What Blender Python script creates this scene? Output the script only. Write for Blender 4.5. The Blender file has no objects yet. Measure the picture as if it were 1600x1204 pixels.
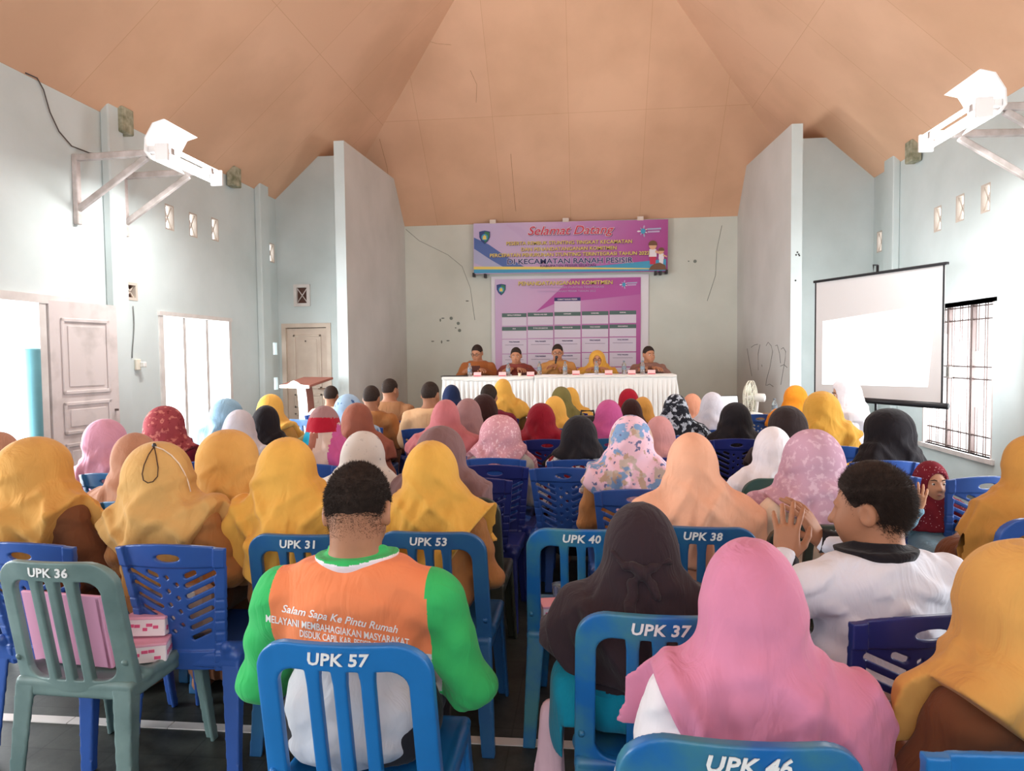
import bpy, math, random
import numpy as np
from mathutils import Vector, Matrix
from mathutils.bvhtree import BVHTree

SC = bpy.context.scene
COL = SC.collection
PI = math.pi

# ------------------------------------------------------------------ camera
F = 1080.0            # focal length in pixels of the 1600x1204 frame
EYE = 1.5
def _n(v): return v / np.linalg.norm(v)
_Y = _n(np.array([115 / F, 49 / F, -1.0]))
_Z = np.array([-.006, 1, 0]); _Z = _n(_Z - _Z.dot(_Y) * _Y)
_X = np.cross(_Y, _Z)
CM = np.array([_X, _Y, _Z])
cam_d = bpy.data.cameras.new('camera')
cam_d.sensor_fit = 'HORIZONTAL'; cam_d.sensor_width = 36; cam_d.lens = 36 * F / 1600
cam_d.clip_end = 200
cam = bpy.data.objects.new('camera', cam_d); COL.objects.link(cam)
m4 = Matrix.Identity(4)
for i in range(3):
    for j in range(3): m4[i][j] = CM[i][j]
m4[2][3] = EYE
cam.matrix_world = m4
SC.camera = cam

# ------------------------------------------------------------------ world, light, exposure
SC.view_settings.view_transform = 'Standard'; SC.view_settings.look = 'None'
SC.view_settings.gamma = 1.0; SC.view_settings.exposure = -0.06
SC.cycles.max_bounces = 8; SC.cycles.diffuse_bounces = 5; SC.cycles.sample_clamp_indirect = 6
w = bpy.data.worlds.new('overcast_daylight'); SC.world = w; w.use_nodes = True
bg = w.node_tree.nodes['Background']; bg.inputs[0].default_value = (0.93, 0.97, 1.0, 1); bg.inputs[1].default_value = 3.2

def area(name, loc, target, sx, sy, energy, color=(1, 1, 1)):
    d = bpy.data.lights.new(name, 'AREA'); d.shape = 'RECTANGLE'; d.size = sx; d.size_y = sy
    d.energy = energy; d.color = color
    o = bpy.data.objects.new(name, d); COL.objects.link(o); o.location = loc
    o.rotation_euler = (Vector(target) - Vector(loc)).to_track_quat('-Z', 'Z').to_euler()
    return o
area('daylight_window_left', (-5.15, 8.1, 1.3), (0, 8.1, 1.5), 1.5, 1.6, 170, (.93, .97, 1))
area('daylight_door_left', (-5.15, 4.6, 1.1), (0, 4.8, 1.5), 2.0, 1.9, 240, (.93, .97, 1))
area('daylight_window_right', (4.45, 8.1, 1.2), (0, 8.1, 1.5), 1.4, 1.6, 170, (.93, .97, 1))
area('daylight_window_near', (-5.15, 1.3, 1.3), (0, 1.3, 1.5), 2.0, 1.5, 170, (.93, .97, 1))
area('daylight_window_right', (4.45, 3.4, 1.2), (0, 3.4, 1.5), 2.4, 1.6, 230, (.93, .97, 1))

# ------------------------------------------------------------------ small helpers
def at(px, py, X=None, Y=None, Z=None):
    """the room point that stands behind a photo pixel on a plane of the room"""
    r = CM @ np.array([(px - 800) / F, (602 - py) / F, -1.0])
    t = Y / r[1] if Y is not None else X / r[0] if X is not None else (Z - EYE) / r[2]
    return np.array([0, 0, EYE]) + r * t

def lin(c):
    return tuple(((v / 255) / 12.92 if v / 255 <= .04045 else ((v / 255 + .055) / 1.055) ** 2.4) for v in c)

def link(o, parent=None):
    COL.objects.link(o)
    if parent is not None: o.parent = parent
    return o

def tag(o, label=None, cat=None, group=None, kind=None):
    if label: o['label'] = label
    if cat: o['category'] = cat
    if group: o['group'] = group
    if kind: o['kind'] = kind
    return o

def empty(name, loc=(0, 0, 0), rz=0.0):
    o = bpy.data.objects.new(name, None); COL.objects.link(o)
    o.location = loc; o.rotation_euler = (0, 0, rz); o.empty_display_size = .1
    return o

def mesh_np(name, V, Q, smooth=True, mats=(), midx=None):
    """V (n,3), Q (m,4) quads or list of polygons"""
    me = bpy.data.meshes.new(name)
    if isinstance(Q, np.ndarray):
        k = Q.shape[1]
        me.vertices.add(len(V)); me.vertices.foreach_set('co', np.asarray(V, np.float32).ravel())
        me.loops.add(Q.size); me.loops.foreach_set('vertex_index', Q.astype(np.int32).ravel())
        me.polygons.add(len(Q)); me.polygons.foreach_set('loop_start', np.arange(0, Q.size, k, dtype=np.int32))
        me.update(calc_edges=True)
    else:
        me.from_pydata([tuple(v) for v in V], [], Q); me.update()
    me.polygons.foreach_set('use_smooth', np.full(len(me.polygons), smooth))
    for m in mats: me.materials.append(m)
    if midx is not None: me.polygons.foreach_set('material_index', np.asarray(midx, np.int32))
    me.update()
    return me

def obj(name, me, parent=None, loc=None):
    o = bpy.data.objects.new(name, me); link(o, parent)
    if loc is not None: o.location = loc
    return o

class MB:
    """collects simple solids into ONE mesh"""
    def __init__(s): s.v = []; s.f = []; s.sm = []
    def add(s, vs, fs, sm=False):
        b = len(s.v); s.v += [tuple(v) for v in vs]; s.f += [tuple(i + b for i in f) for f in fs]; s.sm += [sm] * len(fs); return s
    def box(s, lo, hi, mat=None, bev=0.0):
        (a, b, c), (d, e, f) = lo, hi
        if bev > 0:
            k = min(bev, (d - a) * .45, (e - b) * .45, (f - c) * .45)
            vs = []; idx = {}
            for sx in (0, 1):
                for sy in (0, 1):
                    for sz in (0, 1):
                        X = d if sx else a; Y = e if sy else b; Z = f if sz else c
                        ix = -k if sx else k; iy = -k if sy else k; iz = -k if sz else k
                        for ax, p in enumerate(((X, Y + iy, Z + iz), (X + ix, Y, Z + iz), (X + ix, Y + iy, Z))):
                            idx[(sx, sy, sz, ax)] = len(vs); vs.append(p)
            fs = []
            g = lambda *k_: idx[k_]
            for q in (0, 1):
                o4 = [(0, 0), (1, 0), (1, 1), (0, 1)]
                r = (lambda l: l if q else l[::-1])
                fs.append(r([g(q, u, v_, 0) for u, v_ in o4]))
                fs.append(r([g(v_, q, u, 1) for u, v_ in o4]))
                fs.append(r([g(u, v_, q, 2) for u, v_ in o4]))
            for u in (0, 1):
                for v_ in (0, 1):
                    r = (lambda l: l if (u ^ v_) else l[::-1])
                    fs.append(r([g(u, v_, 0, 0), g(u, v_, 1, 0), g(u, v_, 1, 1), g(u, v_, 0, 1)]))
                    fs.append(r([g(0, u, v_, 1), g(1, u, v_, 1), g(1, u, v_, 2), g(0, u, v_, 2)]))
                    fs.append(r([g(v_, 0, u, 2), g(v_, 1, u, 2), g(v_, 1, u, 0), g(v_, 0, u, 0)]))
            for sx in (0, 1):
                for sy in (0, 1):
                    for sz in (0, 1):
                        t = [g(sx, sy, sz, 0), g(sx, sy, sz, 1), g(sx, sy, sz, 2)]
                        fs.append(t if (sx + sy + sz) % 2 else t[::-1])
        else:
            vs = [(a, b, c), (d, b, c), (d, e, c), (a, e, c), (a, b, f), (d, b, f), (d, e, f), (a, e, f)]
            fs = [(0, 3, 2, 1), (4, 5, 6, 7), (0, 1, 5, 4), (1, 2, 6, 5), (2, 3, 7, 6), (3, 0, 4, 7)]
        if mat is not None: vs = [tuple(mat @ Vector(v)) for v in vs]
        return s.add(vs, fs)
    def bar(s, p, q, wx, wz, up=(0, 0, 1), bev=0.0):
        p = Vector(p); q = Vector(q); y = (q - p); L = y.length; y.normalize()
        x = y.cross(Vector(up)); x = x.normalized() if x.length > 1e-5 else Vector((1, 0, 0)); z = x.cross(y)
        M = Matrix((x, y, z)).transposed().to_4x4(); M.translation = p
        return s.box((-wx / 2, 0, -wz / 2), (wx / 2, L, wz / 2), M, bev)
    def tube(s, pts, r, n=8, cap=True):
        pts = [Vector(p) for p in pts]; rr = r if isinstance(r, (list, tuple)) else [r] * len(pts)
        vs = []; fs = []; ref = None
        for i, p in enumerate(pts):
            t = (pts[min(i + 1, len(pts) - 1)] - pts[max(i - 1, 0)]); t.normalize()
            if ref is None: ref = Vector((0, 0, 1)) if abs(t.z) < .9 else Vector((1, 0, 0))
            u = t.cross(ref); u.normalize(); v = t.cross(u); ref = -v if False else ref
            for k in range(n):
                a = 2 * PI * k / n; vs.append(p + (u * math.cos(a) + v * math.sin(a)) * rr[i])
        for i in range(len(pts) - 1):
            for k in range(n):
                a = i * n + k; b = i * n + (k + 1) % n; fs.append((a, a + n, b + n, b))
        if cap: fs.append(tuple(range(n))); fs.append(tuple(range((len(pts) - 1) * n, len(pts) * n))[::-1])
        return s.add(vs, fs, True)
    def lathe(s, prof, n=20, mat=None):
        vs = []; fs = []
        for r, z in prof:
            for k in range(n):
                a = 2 * PI * k / n; vs.append((r * math.cos(a), r * math.sin(a), z))
        for i in range(len(prof) - 1):
            for k in range(n):
                a = i * n + k; b = i * n + (k + 1) % n; fs.append((a, b, b + n, a + n))
        fs.append(tuple(range(n))[::-1]); fs.append(tuple(range((len(prof) - 1) * n, len(prof) * n)))
        if mat is not None: vs = [tuple(mat @ Vector(v)) for v in vs]
        return s.add(vs, fs, True)
    def ball(s, c, r, n=12, m=8):
        if not isinstance(r, (list, tuple)): r = (r, r, r)
        vs = [(c[0], c[1], c[2] - r[2])]; fs = []
        for j in range(1, m):
            t = PI * j / m
            for k in range(n):
                a = 2 * PI * k / n; vs.append((c[0] + r[0] * math.sin(t) * math.cos(a), c[1] + r[1] * math.sin(t) * math.sin(a), c[2] - r[2] * math.cos(t)))
        vs.append((c[0], c[1], c[2] + r[2])); e = len(vs) - 1
        for k in range(n):
            fs.append((0, 1 + (k + 1) % n, 1 + k)); fs.append((e, e - n + k, e - n + (k + 1) % n))
        for j in range(m - 2):
            for k in range(n):
                a = 1 + j * n + k; b = 1 + j * n + (k + 1) % n; fs.append((a, b, b + n, a + n))
        return s.add(vs, fs, True)
    def mesh(s, name, *mats):
        me = bpy.data.meshes.new(name); me.from_pydata(s.v, [], s.f); me.update()
        me.polygons.foreach_set('use_smooth', s.sm)
        for m in mats: me.materials.append(m)
        return me
    def build(s, name, m, parent=None, loc=None): return obj(name, s.mesh(name, m), parent, loc)

# ------------------------------------------------------------------ materials
_mats = {}
def mat(name, rgb, rough=.6, var=.0, vscale=6.0, rgb2=None, bump=0.0, bscale=40.0, spec=.4, sheen=0.0, metal=0.0, emit=0.0, trans=0.0, detail=4.0, contrast=None):
    if name in _mats: return _mats[name]
    m = bpy.data.materials.new(name); m.use_nodes = True; nt = m.node_tree; b = nt.nodes['Principled BSDF']
    c = lin(rgb) + (1,)
    b.inputs['Base Color'].default_value = c; b.inputs['Roughness'].default_value = rough
    b.inputs['Specular IOR Level'].default_value = spec; b.inputs['Metallic'].default_value = metal
    if sheen: b.inputs['Sheen Weight'].default_value = sheen; b.inputs['Sheen Roughness'].default_value = .5
    if trans: b.inputs['Transmission Weight'].default_value = trans; b.inputs['IOR'].default_value = 1.3
    if emit:
        b.inputs['Emission Color'].default_value = c; b.inputs['Emission Strength'].default_value = emit
    if var or rgb2 or bump:
        tc = nt.nodes.new('ShaderNodeTexCoord')
    if var or rgb2:
        nz = nt.nodes.new('ShaderNodeTexNoise'); nz.inputs['Scale'].default_value = vscale; nz.inputs['Detail'].default_value = detail
        nt.links.new(tc.outputs['Object'], nz.inputs['Vector'])
        r = nt.nodes.new('ShaderNodeValToRGB'); nt.links.new(nz.outputs['Fac'], r.inputs[0])
        lo, hi = contrast or (.3, .7)
        r.color_ramp.elements[0].position = lo; r.color_ramp.elements[1].position = hi
        if rgb2: c2 = lin(rgb2) + (1,); c1 = c
        else:
            c1 = tuple(v * (1 - var) for v in c[:3]) + (1,); c2 = tuple(min(1, v * (1 + var)) for v in c[:3]) + (1,)
        r.color_ramp.elements[0].color = c1; r.color_ramp.elements[1].color = c2
        nt.links.new(r.outputs[0], b.inputs['Base Color'])
    if bump:
        n2 = nt.nodes.new('ShaderNodeTexNoise'); n2.inputs['Scale'].default_value = bscale; n2.inputs['Detail'].default_value = 3
        nt.links.new(tc.outputs['Object'], n2.inputs['Vector'])
        bp = nt.nodes.new('ShaderNodeBump'); bp.inputs['Strength'].default_value = bump; bp.inputs['Distance'].default_value = .01
        nt.links.new(n2.outputs['Fac'], bp.inputs['Height']); nt.links.new(bp.outputs[0], b.inputs['Normal'])
    _mats[name] = m
    return m

def fabric(name, rgb, var=.06):
    new = 'cloth_' + name not in _mats
    m = mat('cloth_' + name, rgb, .85, var, 9, bump=.55, bscale=6, spec=.12, sheen=.1)
    if new:
        nt = m.node_tree; bp = [n for n in nt.nodes if n.type == 'BUMP'][0]; nz = bp.inputs['Height'].links[0].from_node; tc = [n for n in nt.nodes if n.type == 'TEX_COORD'][0]
        mp = nt.nodes.new('ShaderNodeMapping'); mp.inputs['Scale'].default_value = (2.2, 2.2, .8); mp.inputs['Rotation'].default_value = (.3, .35, .2)
        nt.links.new(tc.outputs['Object'], mp.inputs[0]); nt.links.new(mp.outputs[0], nz.inputs['Vector'])
        nz.inputs['Distortion'].default_value = 1.2; bp.inputs['Distance'].default_value = .02
    return m

def pattern(name, base, layers, rough=.85):
    """cloth with printed blotches: layers of (scale, lo, hi, rgb, kind)"""
    if name in _mats: return _mats[name]
    m = bpy.data.materials.new(name); m.use_nodes = True; nt = m.node_tree; b = nt.nodes['Principled BSDF']
    b.inputs['Roughness'].default_value = rough; b.inputs['Specular IOR Level'].default_value = .15
    tc = nt.nodes.new('ShaderNodeTexCoord'); prev = None
    for i, (sc_, lo, hi, rgb, kind) in enumerate(layers):
        if kind == 'n':
            t = nt.nodes.new('ShaderNodeTexNoise'); t.inputs['Detail'].default_value = 3; out = 'Fac'
        else:
            t = nt.nodes.new('ShaderNodeTexVoronoi'); out = 'Distance'
            if kind == 'e': t.feature = 'DISTANCE_TO_EDGE'
        t.inputs['Scale'].default_value = sc_
        mp = nt.nodes.new('ShaderNodeMapping'); mp.inputs['Location'].default_value = (i * 3.7, i * 1.3, i * 2.1)
        nt.links.new(tc.outputs['Object'], mp.inputs[0]); nt.links.new(mp.outputs[0], t.inputs['Vector'])
        mr = nt.nodes.new('ShaderNodeMapRange'); mr.inputs[1].default_value = lo; mr.inputs[2].default_value = hi
        nt.links.new(t.outputs[out], mr.inputs[0])
        mx = nt.nodes.new('ShaderNodeMix'); mx.data_type = 'RGBA'
        nt.links.new(mr.outputs[0], mx.inputs[0])
        if prev is None: mx.inputs[6].default_value = lin(base) + (1,)
        else: nt.links.new(prev, mx.inputs[6])
        mx.inputs[7].default_value = lin(rgb) + (1,)
        prev = mx.outputs[2]
    nt.links.new(prev, b.inputs['Base Color'])
    _mats[name] = m
    return m

def text_mesh(body, size, align='CENTER', offset=0.0, shear=0.0, extrude=0.002, sx=1.0, spacing=1.0, res=3):
    cu = bpy.data.curves.new('lettering', 'FONT'); cu.body = body; cu.size = size; cu.align_x = align; cu.align_y = 'CENTER'
    cu.offset = offset; cu.shear = shear; cu.extrude = extrude; cu.space_character = spacing; cu.resolution_u = res
    o = bpy.data.objects.new('lettering', cu)
    me = bpy.data.meshes.new_from_object(o); bpy.data.objects.remove(o)
    if sx != 1.0: me.transform(Matrix.Diagonal((sx, 1, 1, 1)))
    return me
UPRIGHT = Matrix.Rotation(PI / 2, 4, 'X')     # text in XY -> standing in XZ, read from -Y

# ------------------------------------------------------------------ signed-distance modelling
def v3(*a): return np.array(a, np.float32)
def smin(a, b, k):
    h = np.maximum(k - np.abs(a - b), 0) / k
    return np.minimum(a, b) - h * h * k * .25
def smax(a, b, k): return -smin(-a, -b, k)
def ell(x, y, z, c, r):
    x = (x - c[0]); y = (y - c[1]); z = (z - c[2])
    k0 = np.sqrt((x / r[0]) ** 2 + (y / r[1]) ** 2 + (z / r[2]) ** 2)
    k1 = np.sqrt((x / r[0] ** 2) ** 2 + (y / r[1] ** 2) ** 2 + (z / r[2] ** 2) ** 2) + 1e-6
    return k0 * (k0 - 1) / k1
def cap(x, y, z, a, b, ra, rb):
    d = (b[0] - a[0], b[1] - a[1], b[2] - a[2]); L = d[0] ** 2 + d[1] ** 2 + d[2] ** 2 + 1e-9
    px, py, pz = x - a[0], y - a[1], z - a[2]
    h = np.clip((px * d[0] + py * d[1] + pz * d[2]) / L, 0, 1)
    return np.sqrt((px - d[0] * h) ** 2 + (py - d[1] * h) ** 2 + (pz - d[2] * h) ** 2) - (ra + (rb - ra) * h)
def rbox(x, y, z, c, h, r):
    qx = np.abs(x - c[0]) - (h[0] - r); qy = np.abs(y - c[1]) - (h[1] - r); qz = np.abs(z - c[2]) - (h[2] - r)
    return np.sqrt(np.maximum(qx, 0) ** 2 + np.maximum(qy, 0) ** 2 + np.maximum(qz, 0) ** 2) + np.minimum(np.maximum(qx, np.maximum(qy, qz)), 0) - r
def sst(a, b, t):
    t = np.clip((t - a) / (b - a), 0, 1); return t * t * (3 - 2 * t)
def axis(lo, hi, h, fine=None):
    """grid line positions; fine = (lo, hi, h2) keeps a stretch denser"""
    if fine is None: return np.linspace(lo, hi, max(3, int(math.ceil((hi - lo) / h)) + 1)).astype(np.float32)
    out = []
    for a, b, s in ((lo, fine[0], h), (fine[0], fine[1], fine[2]), (fine[1], hi, h)):
        if b - a > 1e-4: out.append(np.linspace(a, b, max(2, int(math.ceil((b - a) / s)) + 1))[:-1])
    return np.concatenate(out + [[hi]]).astype(np.float32)
_E = [(a, b) for a in range(8) for b in range(8) if a < b and bin(a ^ b).count('1') == 1]
def snets(fn, ax, ay, az):
    """surface of fn = 0 as quads (naive surface nets on a rectilinear grid)"""
    x, y, z = ax[:, None, None], ay[None, :, None], az[None, None, :]
    f = np.broadcast_to(fn(x, y, z), (len(ax), len(ay), len(az))).astype(np.float32)
    s = f < 0
    cs = [s[(c & 1):s.shape[0] - 1 + (c & 1), (c >> 1 & 1):s.shape[1] - 1 + (c >> 1 & 1), (c >> 2 & 1):s.shape[2] - 1 + (c >> 2 & 1)] for c in range(8)]
    n = sum(c.astype(np.int8) for c in cs)
    act = (n > 0) & (n < 8)
    I = np.argwhere(act)
    idx = np.full(act.shape, -1, np.int64); idx[act] = np.arange(len(I))
    cx = [I + np.array([c & 1, c >> 1 & 1, c >> 2 & 1]) for c in range(8)]
    fv = [f[c[:, 0], c[:, 1], c[:, 2]] for c in cx]
    pv = [np.stack([ax[c[:, 0]], ay[c[:, 1]], az[c[:, 2]]], 1) for c in cx]
    acc = np.zeros((len(I), 3)); cnt = np.zeros(len(I))
    for a, b in _E:
        mk = (fv[a] < 0) != (fv[b] < 0)
        t = fv[a][mk] / (fv[a][mk] - fv[b][mk])
        acc[mk] += pv[a][mk] + (pv[b][mk] - pv[a][mk]) * t[:, None]; cnt[mk] += 1
    V = acc / np.maximum(cnt, 1)[:, None]
    Q = []
    for axx in range(3):
        o1, o2 = (axx + 1) % 3, (axx + 2) % 3
        sl0 = [slice(None)] * 3; sl1 = [slice(None)] * 3; sl0[axx] = slice(0, -1); sl1[axx] = slice(1, None)
        ch = s[tuple(sl0)] != s[tuple(sl1)]
        E_ = np.argwhere(ch)
        E_ = E_[(E_[:, o1] > 0) & (E_[:, o2] > 0) & (E_[:, o1] < s.shape[o1] - 1) & (E_[:, o2] < s.shape[o2] - 1)]
        if not len(E_): continue
        q = []
        for d1, d2 in ((-1, -1), (0, -1), (0, 0), (-1, 0)):
            c = E_.copy(); c[:, o1] += d1; c[:, o2] += d2
            q.append(idx[c[:, 0], c[:, 1], c[:, 2]])
        q = np.stack(q, 1)
        inside = s[E_[:, 0], E_[:, 1], E_[:, 2]]
        q[~inside] = q[~inside][:, ::-1]
        Q.append(q)
    return V, np.concatenate(Q)
def sdf_mesh(name, fn, lo, hi, h, mats=(), fine=(None, None, None)):
    V, Q = snets(fn, *[axis(lo[i], hi[i], h, fine[i]) for i in range(3)])
    return mesh_np(name, V, Q, True, mats)

# ================================================================== THE HALL
XL, XR, XC, EAVE = -4.775, 4.08, -.3475, 3.95
YB, YF, YP, YN = 12.6, 10.4, 9.4, -5.0        # back wall, side-room walls, partition ends, near (open) end
TS, TE = .90, 1.04                            # pitch of side slopes and end slope
M_wall = mat('pale_mint_paint', (209, 219, 219), .75, rgb2=(195, 206, 205), vscale=1.6, bump=.08, bscale=30, detail=8, contrast=(.35, .75))
M_part = mat('grey_white_paint', (210, 210, 207), .8, rgb2=(196, 197, 193), vscale=1.2, bump=.06, bscale=25, detail=8, contrast=(.35, .75))
M_back = mat('aged_mint_plaster', (220, 224, 215), .8, rgb2=(203, 209, 199), vscale=.9, bump=.08, bscale=20, detail=10, contrast=(.35, .7))
M_white = mat('white_gloss_paint', (226, 222, 218), .5, rgb2=(205, 198, 194), vscale=5)
M_pinkwood = mat('old_pinkish_paint', (214, 204, 200), .6, rgb2=(176, 166, 160), vscale=4, detail=8, contrast=(.45, .8))

def ceiling_mat():
    m = mat('peach_plywood_paint', (232, 186, 152), .7); nt = m.node_tree; b = nt.nodes['Principled BSDF']
    b.inputs['Specular IOR Level'].default_value = .25
    tc = nt.nodes.new('ShaderNodeTexCoord'); br = nt.nodes.new('ShaderNodeTexBrick')
    br.offset = 0.0; br.inputs['Scale'].default_value = 1.0; br.inputs['Brick Width'].default_value = 1.22; br.inputs['Row Height'].default_value = 2.0
    br.inputs['Mortar Size'].default_value = .004; br.inputs['Mortar Smooth'].default_value = .3
    br.inputs['Color1'].default_value = lin((234, 187, 153)) + (1,); br.inputs['Color2'].default_value = lin((237, 191, 158)) + (1,)
    br.inputs['Mortar'].default_value = lin((218, 168, 132)) + (1,)
    nt.links.new(tc.outputs['UV'], br.inputs['Vector'])
    nz = nt.nodes.new('ShaderNodeTexNoise'); nz.inputs['Scale'].default_value = .8; nz.inputs['Detail'].default_value = 6
    nt.links.new(tc.outputs['Object'], nz.inputs['Vector'])
    mx = nt.nodes.new('ShaderNodeMix'); mx.data_type = 'RGBA'; mx.blend_type = 'MULTIPLY'; mx.inputs[0].default_value = 1
    r = nt.nodes.new('ShaderNodeValToRGB'); r.color_ramp.elements[0].color = (.86, .84, .82, 1); r.color_ramp.elements[0].position = .35; r.color_ramp.elements[1].color = (1, 1, 1, 1); r.color_ramp.elements[1].position = .6
    nt.links.new(nz.outputs['Fac'], r.inputs[0]); nt.links.new(br.outputs['Color'], mx.inputs[6]); nt.links.new(r.outputs[0], mx.inputs[7])
    nt.links.new(mx.outputs[2], b.inputs['Base Color'])
    return m
M_ceil = ceiling_mat()

def prism(name, poly, thick, uvf, m):
    """ceiling panel: polygon and the same polygon lifted by thick, with a UV for its board seams"""
    n = len(poly); vs = [tuple(p) for p in poly] + [(p[0], p[1], p[2] + thick) for p in poly]
    fs = [tuple(range(n)), tuple(range(2 * n - 1, n - 1, -1))] + [(i, (i + 1) % n + 0, (i + 1) % n + n, i + n)[::-1] for i in range(n)]
    me = bpy.data.meshes.new(name); me.from_pydata(vs, [], fs); me.update()
    uv = me.uv_layers.new(name='UVMap')
    for l in me.loops: uv.data[l.index].uv = uvf(vs[l.vertex_index])
    me.materials.append(m)
    return tag(obj(name, me), kind='structure')
ZR = EAVE + TS * (XR - XC); YH = YB - (ZR - 3.89) / TE
ls = math.hypot(1, TS); le = math.hypot(1, TE)
zside = lambda X: EAVE + TS * (min(X - XL, XR - X))
e = .15
YT = YB - (ZR + .3 - 3.89) / TE
prism('ceiling_left', [(XL - e, YN, EAVE - e * TS), (XC, YN, ZR), (XC, YB + .2, ZR), (XL - e, YB + .2, EAVE - e * TS)], .05, lambda p: (p[1], (p[0] - XL) * ls), M_ceil)
prism('ceiling_right', [(XC, YN, ZR), (XR + e, YN, EAVE - e * TS), (XR + e, YB + .2, EAVE - e * TS), (XC, YB + .2, ZR)], .05, lambda p: (p[1], (XR - p[0]) * ls), M_ceil)
prism('ceiling_end', [(XL - e, YT, ZR + .3), (XR + e, YT, ZR + .3), (XR + e, YB + .2, 3.89 - .2 * TE), (XL - e, YB + .2, 3.89 - .2 * TE)], .05, lambda p: (p[0] + .25, (YB - p[1]) * le), M_ceil)

def wall_grid(name, axis_, c0, c1, u0, u1, v0, v1, holes, m):
    """a wall slab between c0 and c1 across its thickness, with rectangular openings (u0,u1,v0,v1)"""
    us = sorted({u0, u1, *[h[0] for h in holes], *[h[1] for h in holes]}); us = [u for u in us if u0 <= u <= u1]
    vs_ = sorted({v0, v1, *[h[2] for h in holes], *[h[3] for h in holes]}); vs_ = [v for v in vs_ if v0 <= v <= v1]
    solid = lambda i, j: 0 <= i < len(us) - 1 and 0 <= j < len(vs_) - 1 and not any(h[0] - 1e-6 <= us[i] and us[i + 1] <= h[1] + 1e-6 and h[2] - 1e-6 <= vs_[j] and vs_[j + 1] <= h[3] + 1e-6 for h in holes)
    P = (lambda u, v, c: (c, u, v)) if axis_ == 'X' else (lambda u, v, c: (u, c, v))
    V = []; Fs = []
    def quad(*p):
        b = len(V); V.extend(p); Fs.append((b, b + 1, b + 2, b + 3))
    for i in range(len(us) - 1):
        for j in range(len(vs_) - 1):
            if not solid(i, j): continue
            a, b, c, d = us[i], us[i + 1], vs_[j], vs_[j + 1]
            for cc in (c0, c1): quad(P(a, c, cc), P(b, c, cc), P(b, d, cc), P(a, d, cc))
            if not solid(i - 1, j): quad(P(a, c, c0), P(a, c, c1), P(a, d, c1), P(a, d, c0))
            if not solid(i + 1, j): quad(P(b, c, c0), P(b, c, c1), P(b, d, c1), P(b, d, c0))
            if not solid(i, j - 1): quad(P(a, c, c0), P(b, c, c0), P(b, c, c1), P(a, c, c1))
            if not solid(i, j + 1): quad(P(a, d, c0), P(b, d, c0), P(b, d, c1), P(a, d, c1))
    me = bpy.data.meshes.new(name); me.from_pydata(V, [], Fs); me.update(); me.materials.append(m)
    return tag(obj(name, me), kind='structure')

VENT_L = [(7.61, 3.13), (8.096, 3.13), (8.6, 3.165), (10.235, 3.10)]
VENT_R = [(8.597, 3.025), (8.114, 3.05), (7.627, 3.05), (10.20, 3.02)]
vh = lambda L: [(y - .085, y + .085, z - .145, z + .145) for y, z in L]
DOOR_L = (3.3, 5.68, 0.0, 2.02); WIN_L = (7.37, 8.87, .45, 1.985); WIN_R = (7.43, 8.89, .39, 1.985)
wall_grid('wall_left', 'X', XL - .07, XL, YN, YB + .15, 0, 4.03,
          [DOOR_L, WIN_L, (-3.5, -1.0, .6, 2.1), (.2, 2.4, .5, 2.05), (6.80, 6.98, 2.12, 2.31)] + vh(VENT_L) + [(10.19, 10.33, 1.54, 1.73), (10.19, 10.33, 1.0, 1.19)], M_wall)
wall_grid('wall_right', 'X', XR, XR + .07, YN, YB + .15, 0, 4.03,
          [WIN_R, (2.2, 4.6, .45, 2.0), (-2.5, .5, .45, 2.0)] + vh(VENT_R) + [(9.97, 10.06, .5, .9)], M_wall)
wall_grid('wall_near_baffle', 'Y', YN - .1, YN, XL, XR, 0, 3.93, [(-3.9, -1.6, 0, 2.6), (-1.2, .6, 0, 2.6), (1.0, 3.3, 0, 2.6), (-3.9, -1.6, 2.8, 3.6), (-1.2, .6, 2.8, 3.6), (1.0, 3.3, 2.8, 3.6)], M_wall)  # unseen wall, added with openings to cut the flat light from behind the camera
wall_grid('wall_back', 'Y', YB, YB + .15, XL, XR, 0, 3.93, [], M_back)
# the two side-room walls left and right of the stage, cut along the ceiling
DX0, DX1 = at(446, 510, Y=YF)[0], at(511, 510, Y=YF)[0]
DZ = at(478, 511, Y=YF)[2]
VX, VZ = at(472.5, 461.5, Y=YF)[0], at(472.5, 461.5, Y=YF)[2]
o = wall_grid('wall_door_side', 'Y', YF, YF + .12, XL, -3.4, 0, 4.0, [(DX0, DX1, 0, DZ), (VX - .095, VX + .095, VZ - .14, VZ + .14)], M_wall)
mb = MB(); mb.v = [tuple(v.co) for v in o.data.vertices]; mb.f = [tuple(p.vertices) for p in o.data.polygons]; mb.sm = [False] * len(mb.f)
def topcap(mb, pts, y0, y1):
    n = len(pts)
    mb.add([(x, y0, z) for x, z in pts] + [(x, y1, z) for x, z in pts], [tuple(range(n)), tuple(range(2 * n - 1, n - 1, -1))] + [(i, i + n, (i + 1) % n + n, (i + 1) % n) for i in range(n)])
topcap(mb, [(XL, 4.0), (-3.4, 4.0), (-3.4, 4.58), (XL + (4.58 - EAVE) / TS, 4.58), (XL + .05, 4.0)], YF, YF + .12)
o.data = mb.mesh('wall_door_side', M_wall)
o = wall_grid('wall_screen_side', 'Y', YF, YF + .12, 2.75, XR, 0, 4.0, [], M_wall)
mb = MB(); mb.v = [tuple(v.co) for v in o.data.vertices]; mb.f = [tuple(p.vertices) for p in o.data.polygons]; mb.sm = [False] * len(mb.f)
topcap(mb, [(2.75, 4.0), (XR - .05, 4.0), (XR - (4.54 - EAVE) / TS, 4.54), (2.75, 4.54)], YF, YF + .12)
o.data = mb.mesh('wall_screen_side', M_wall)
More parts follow.
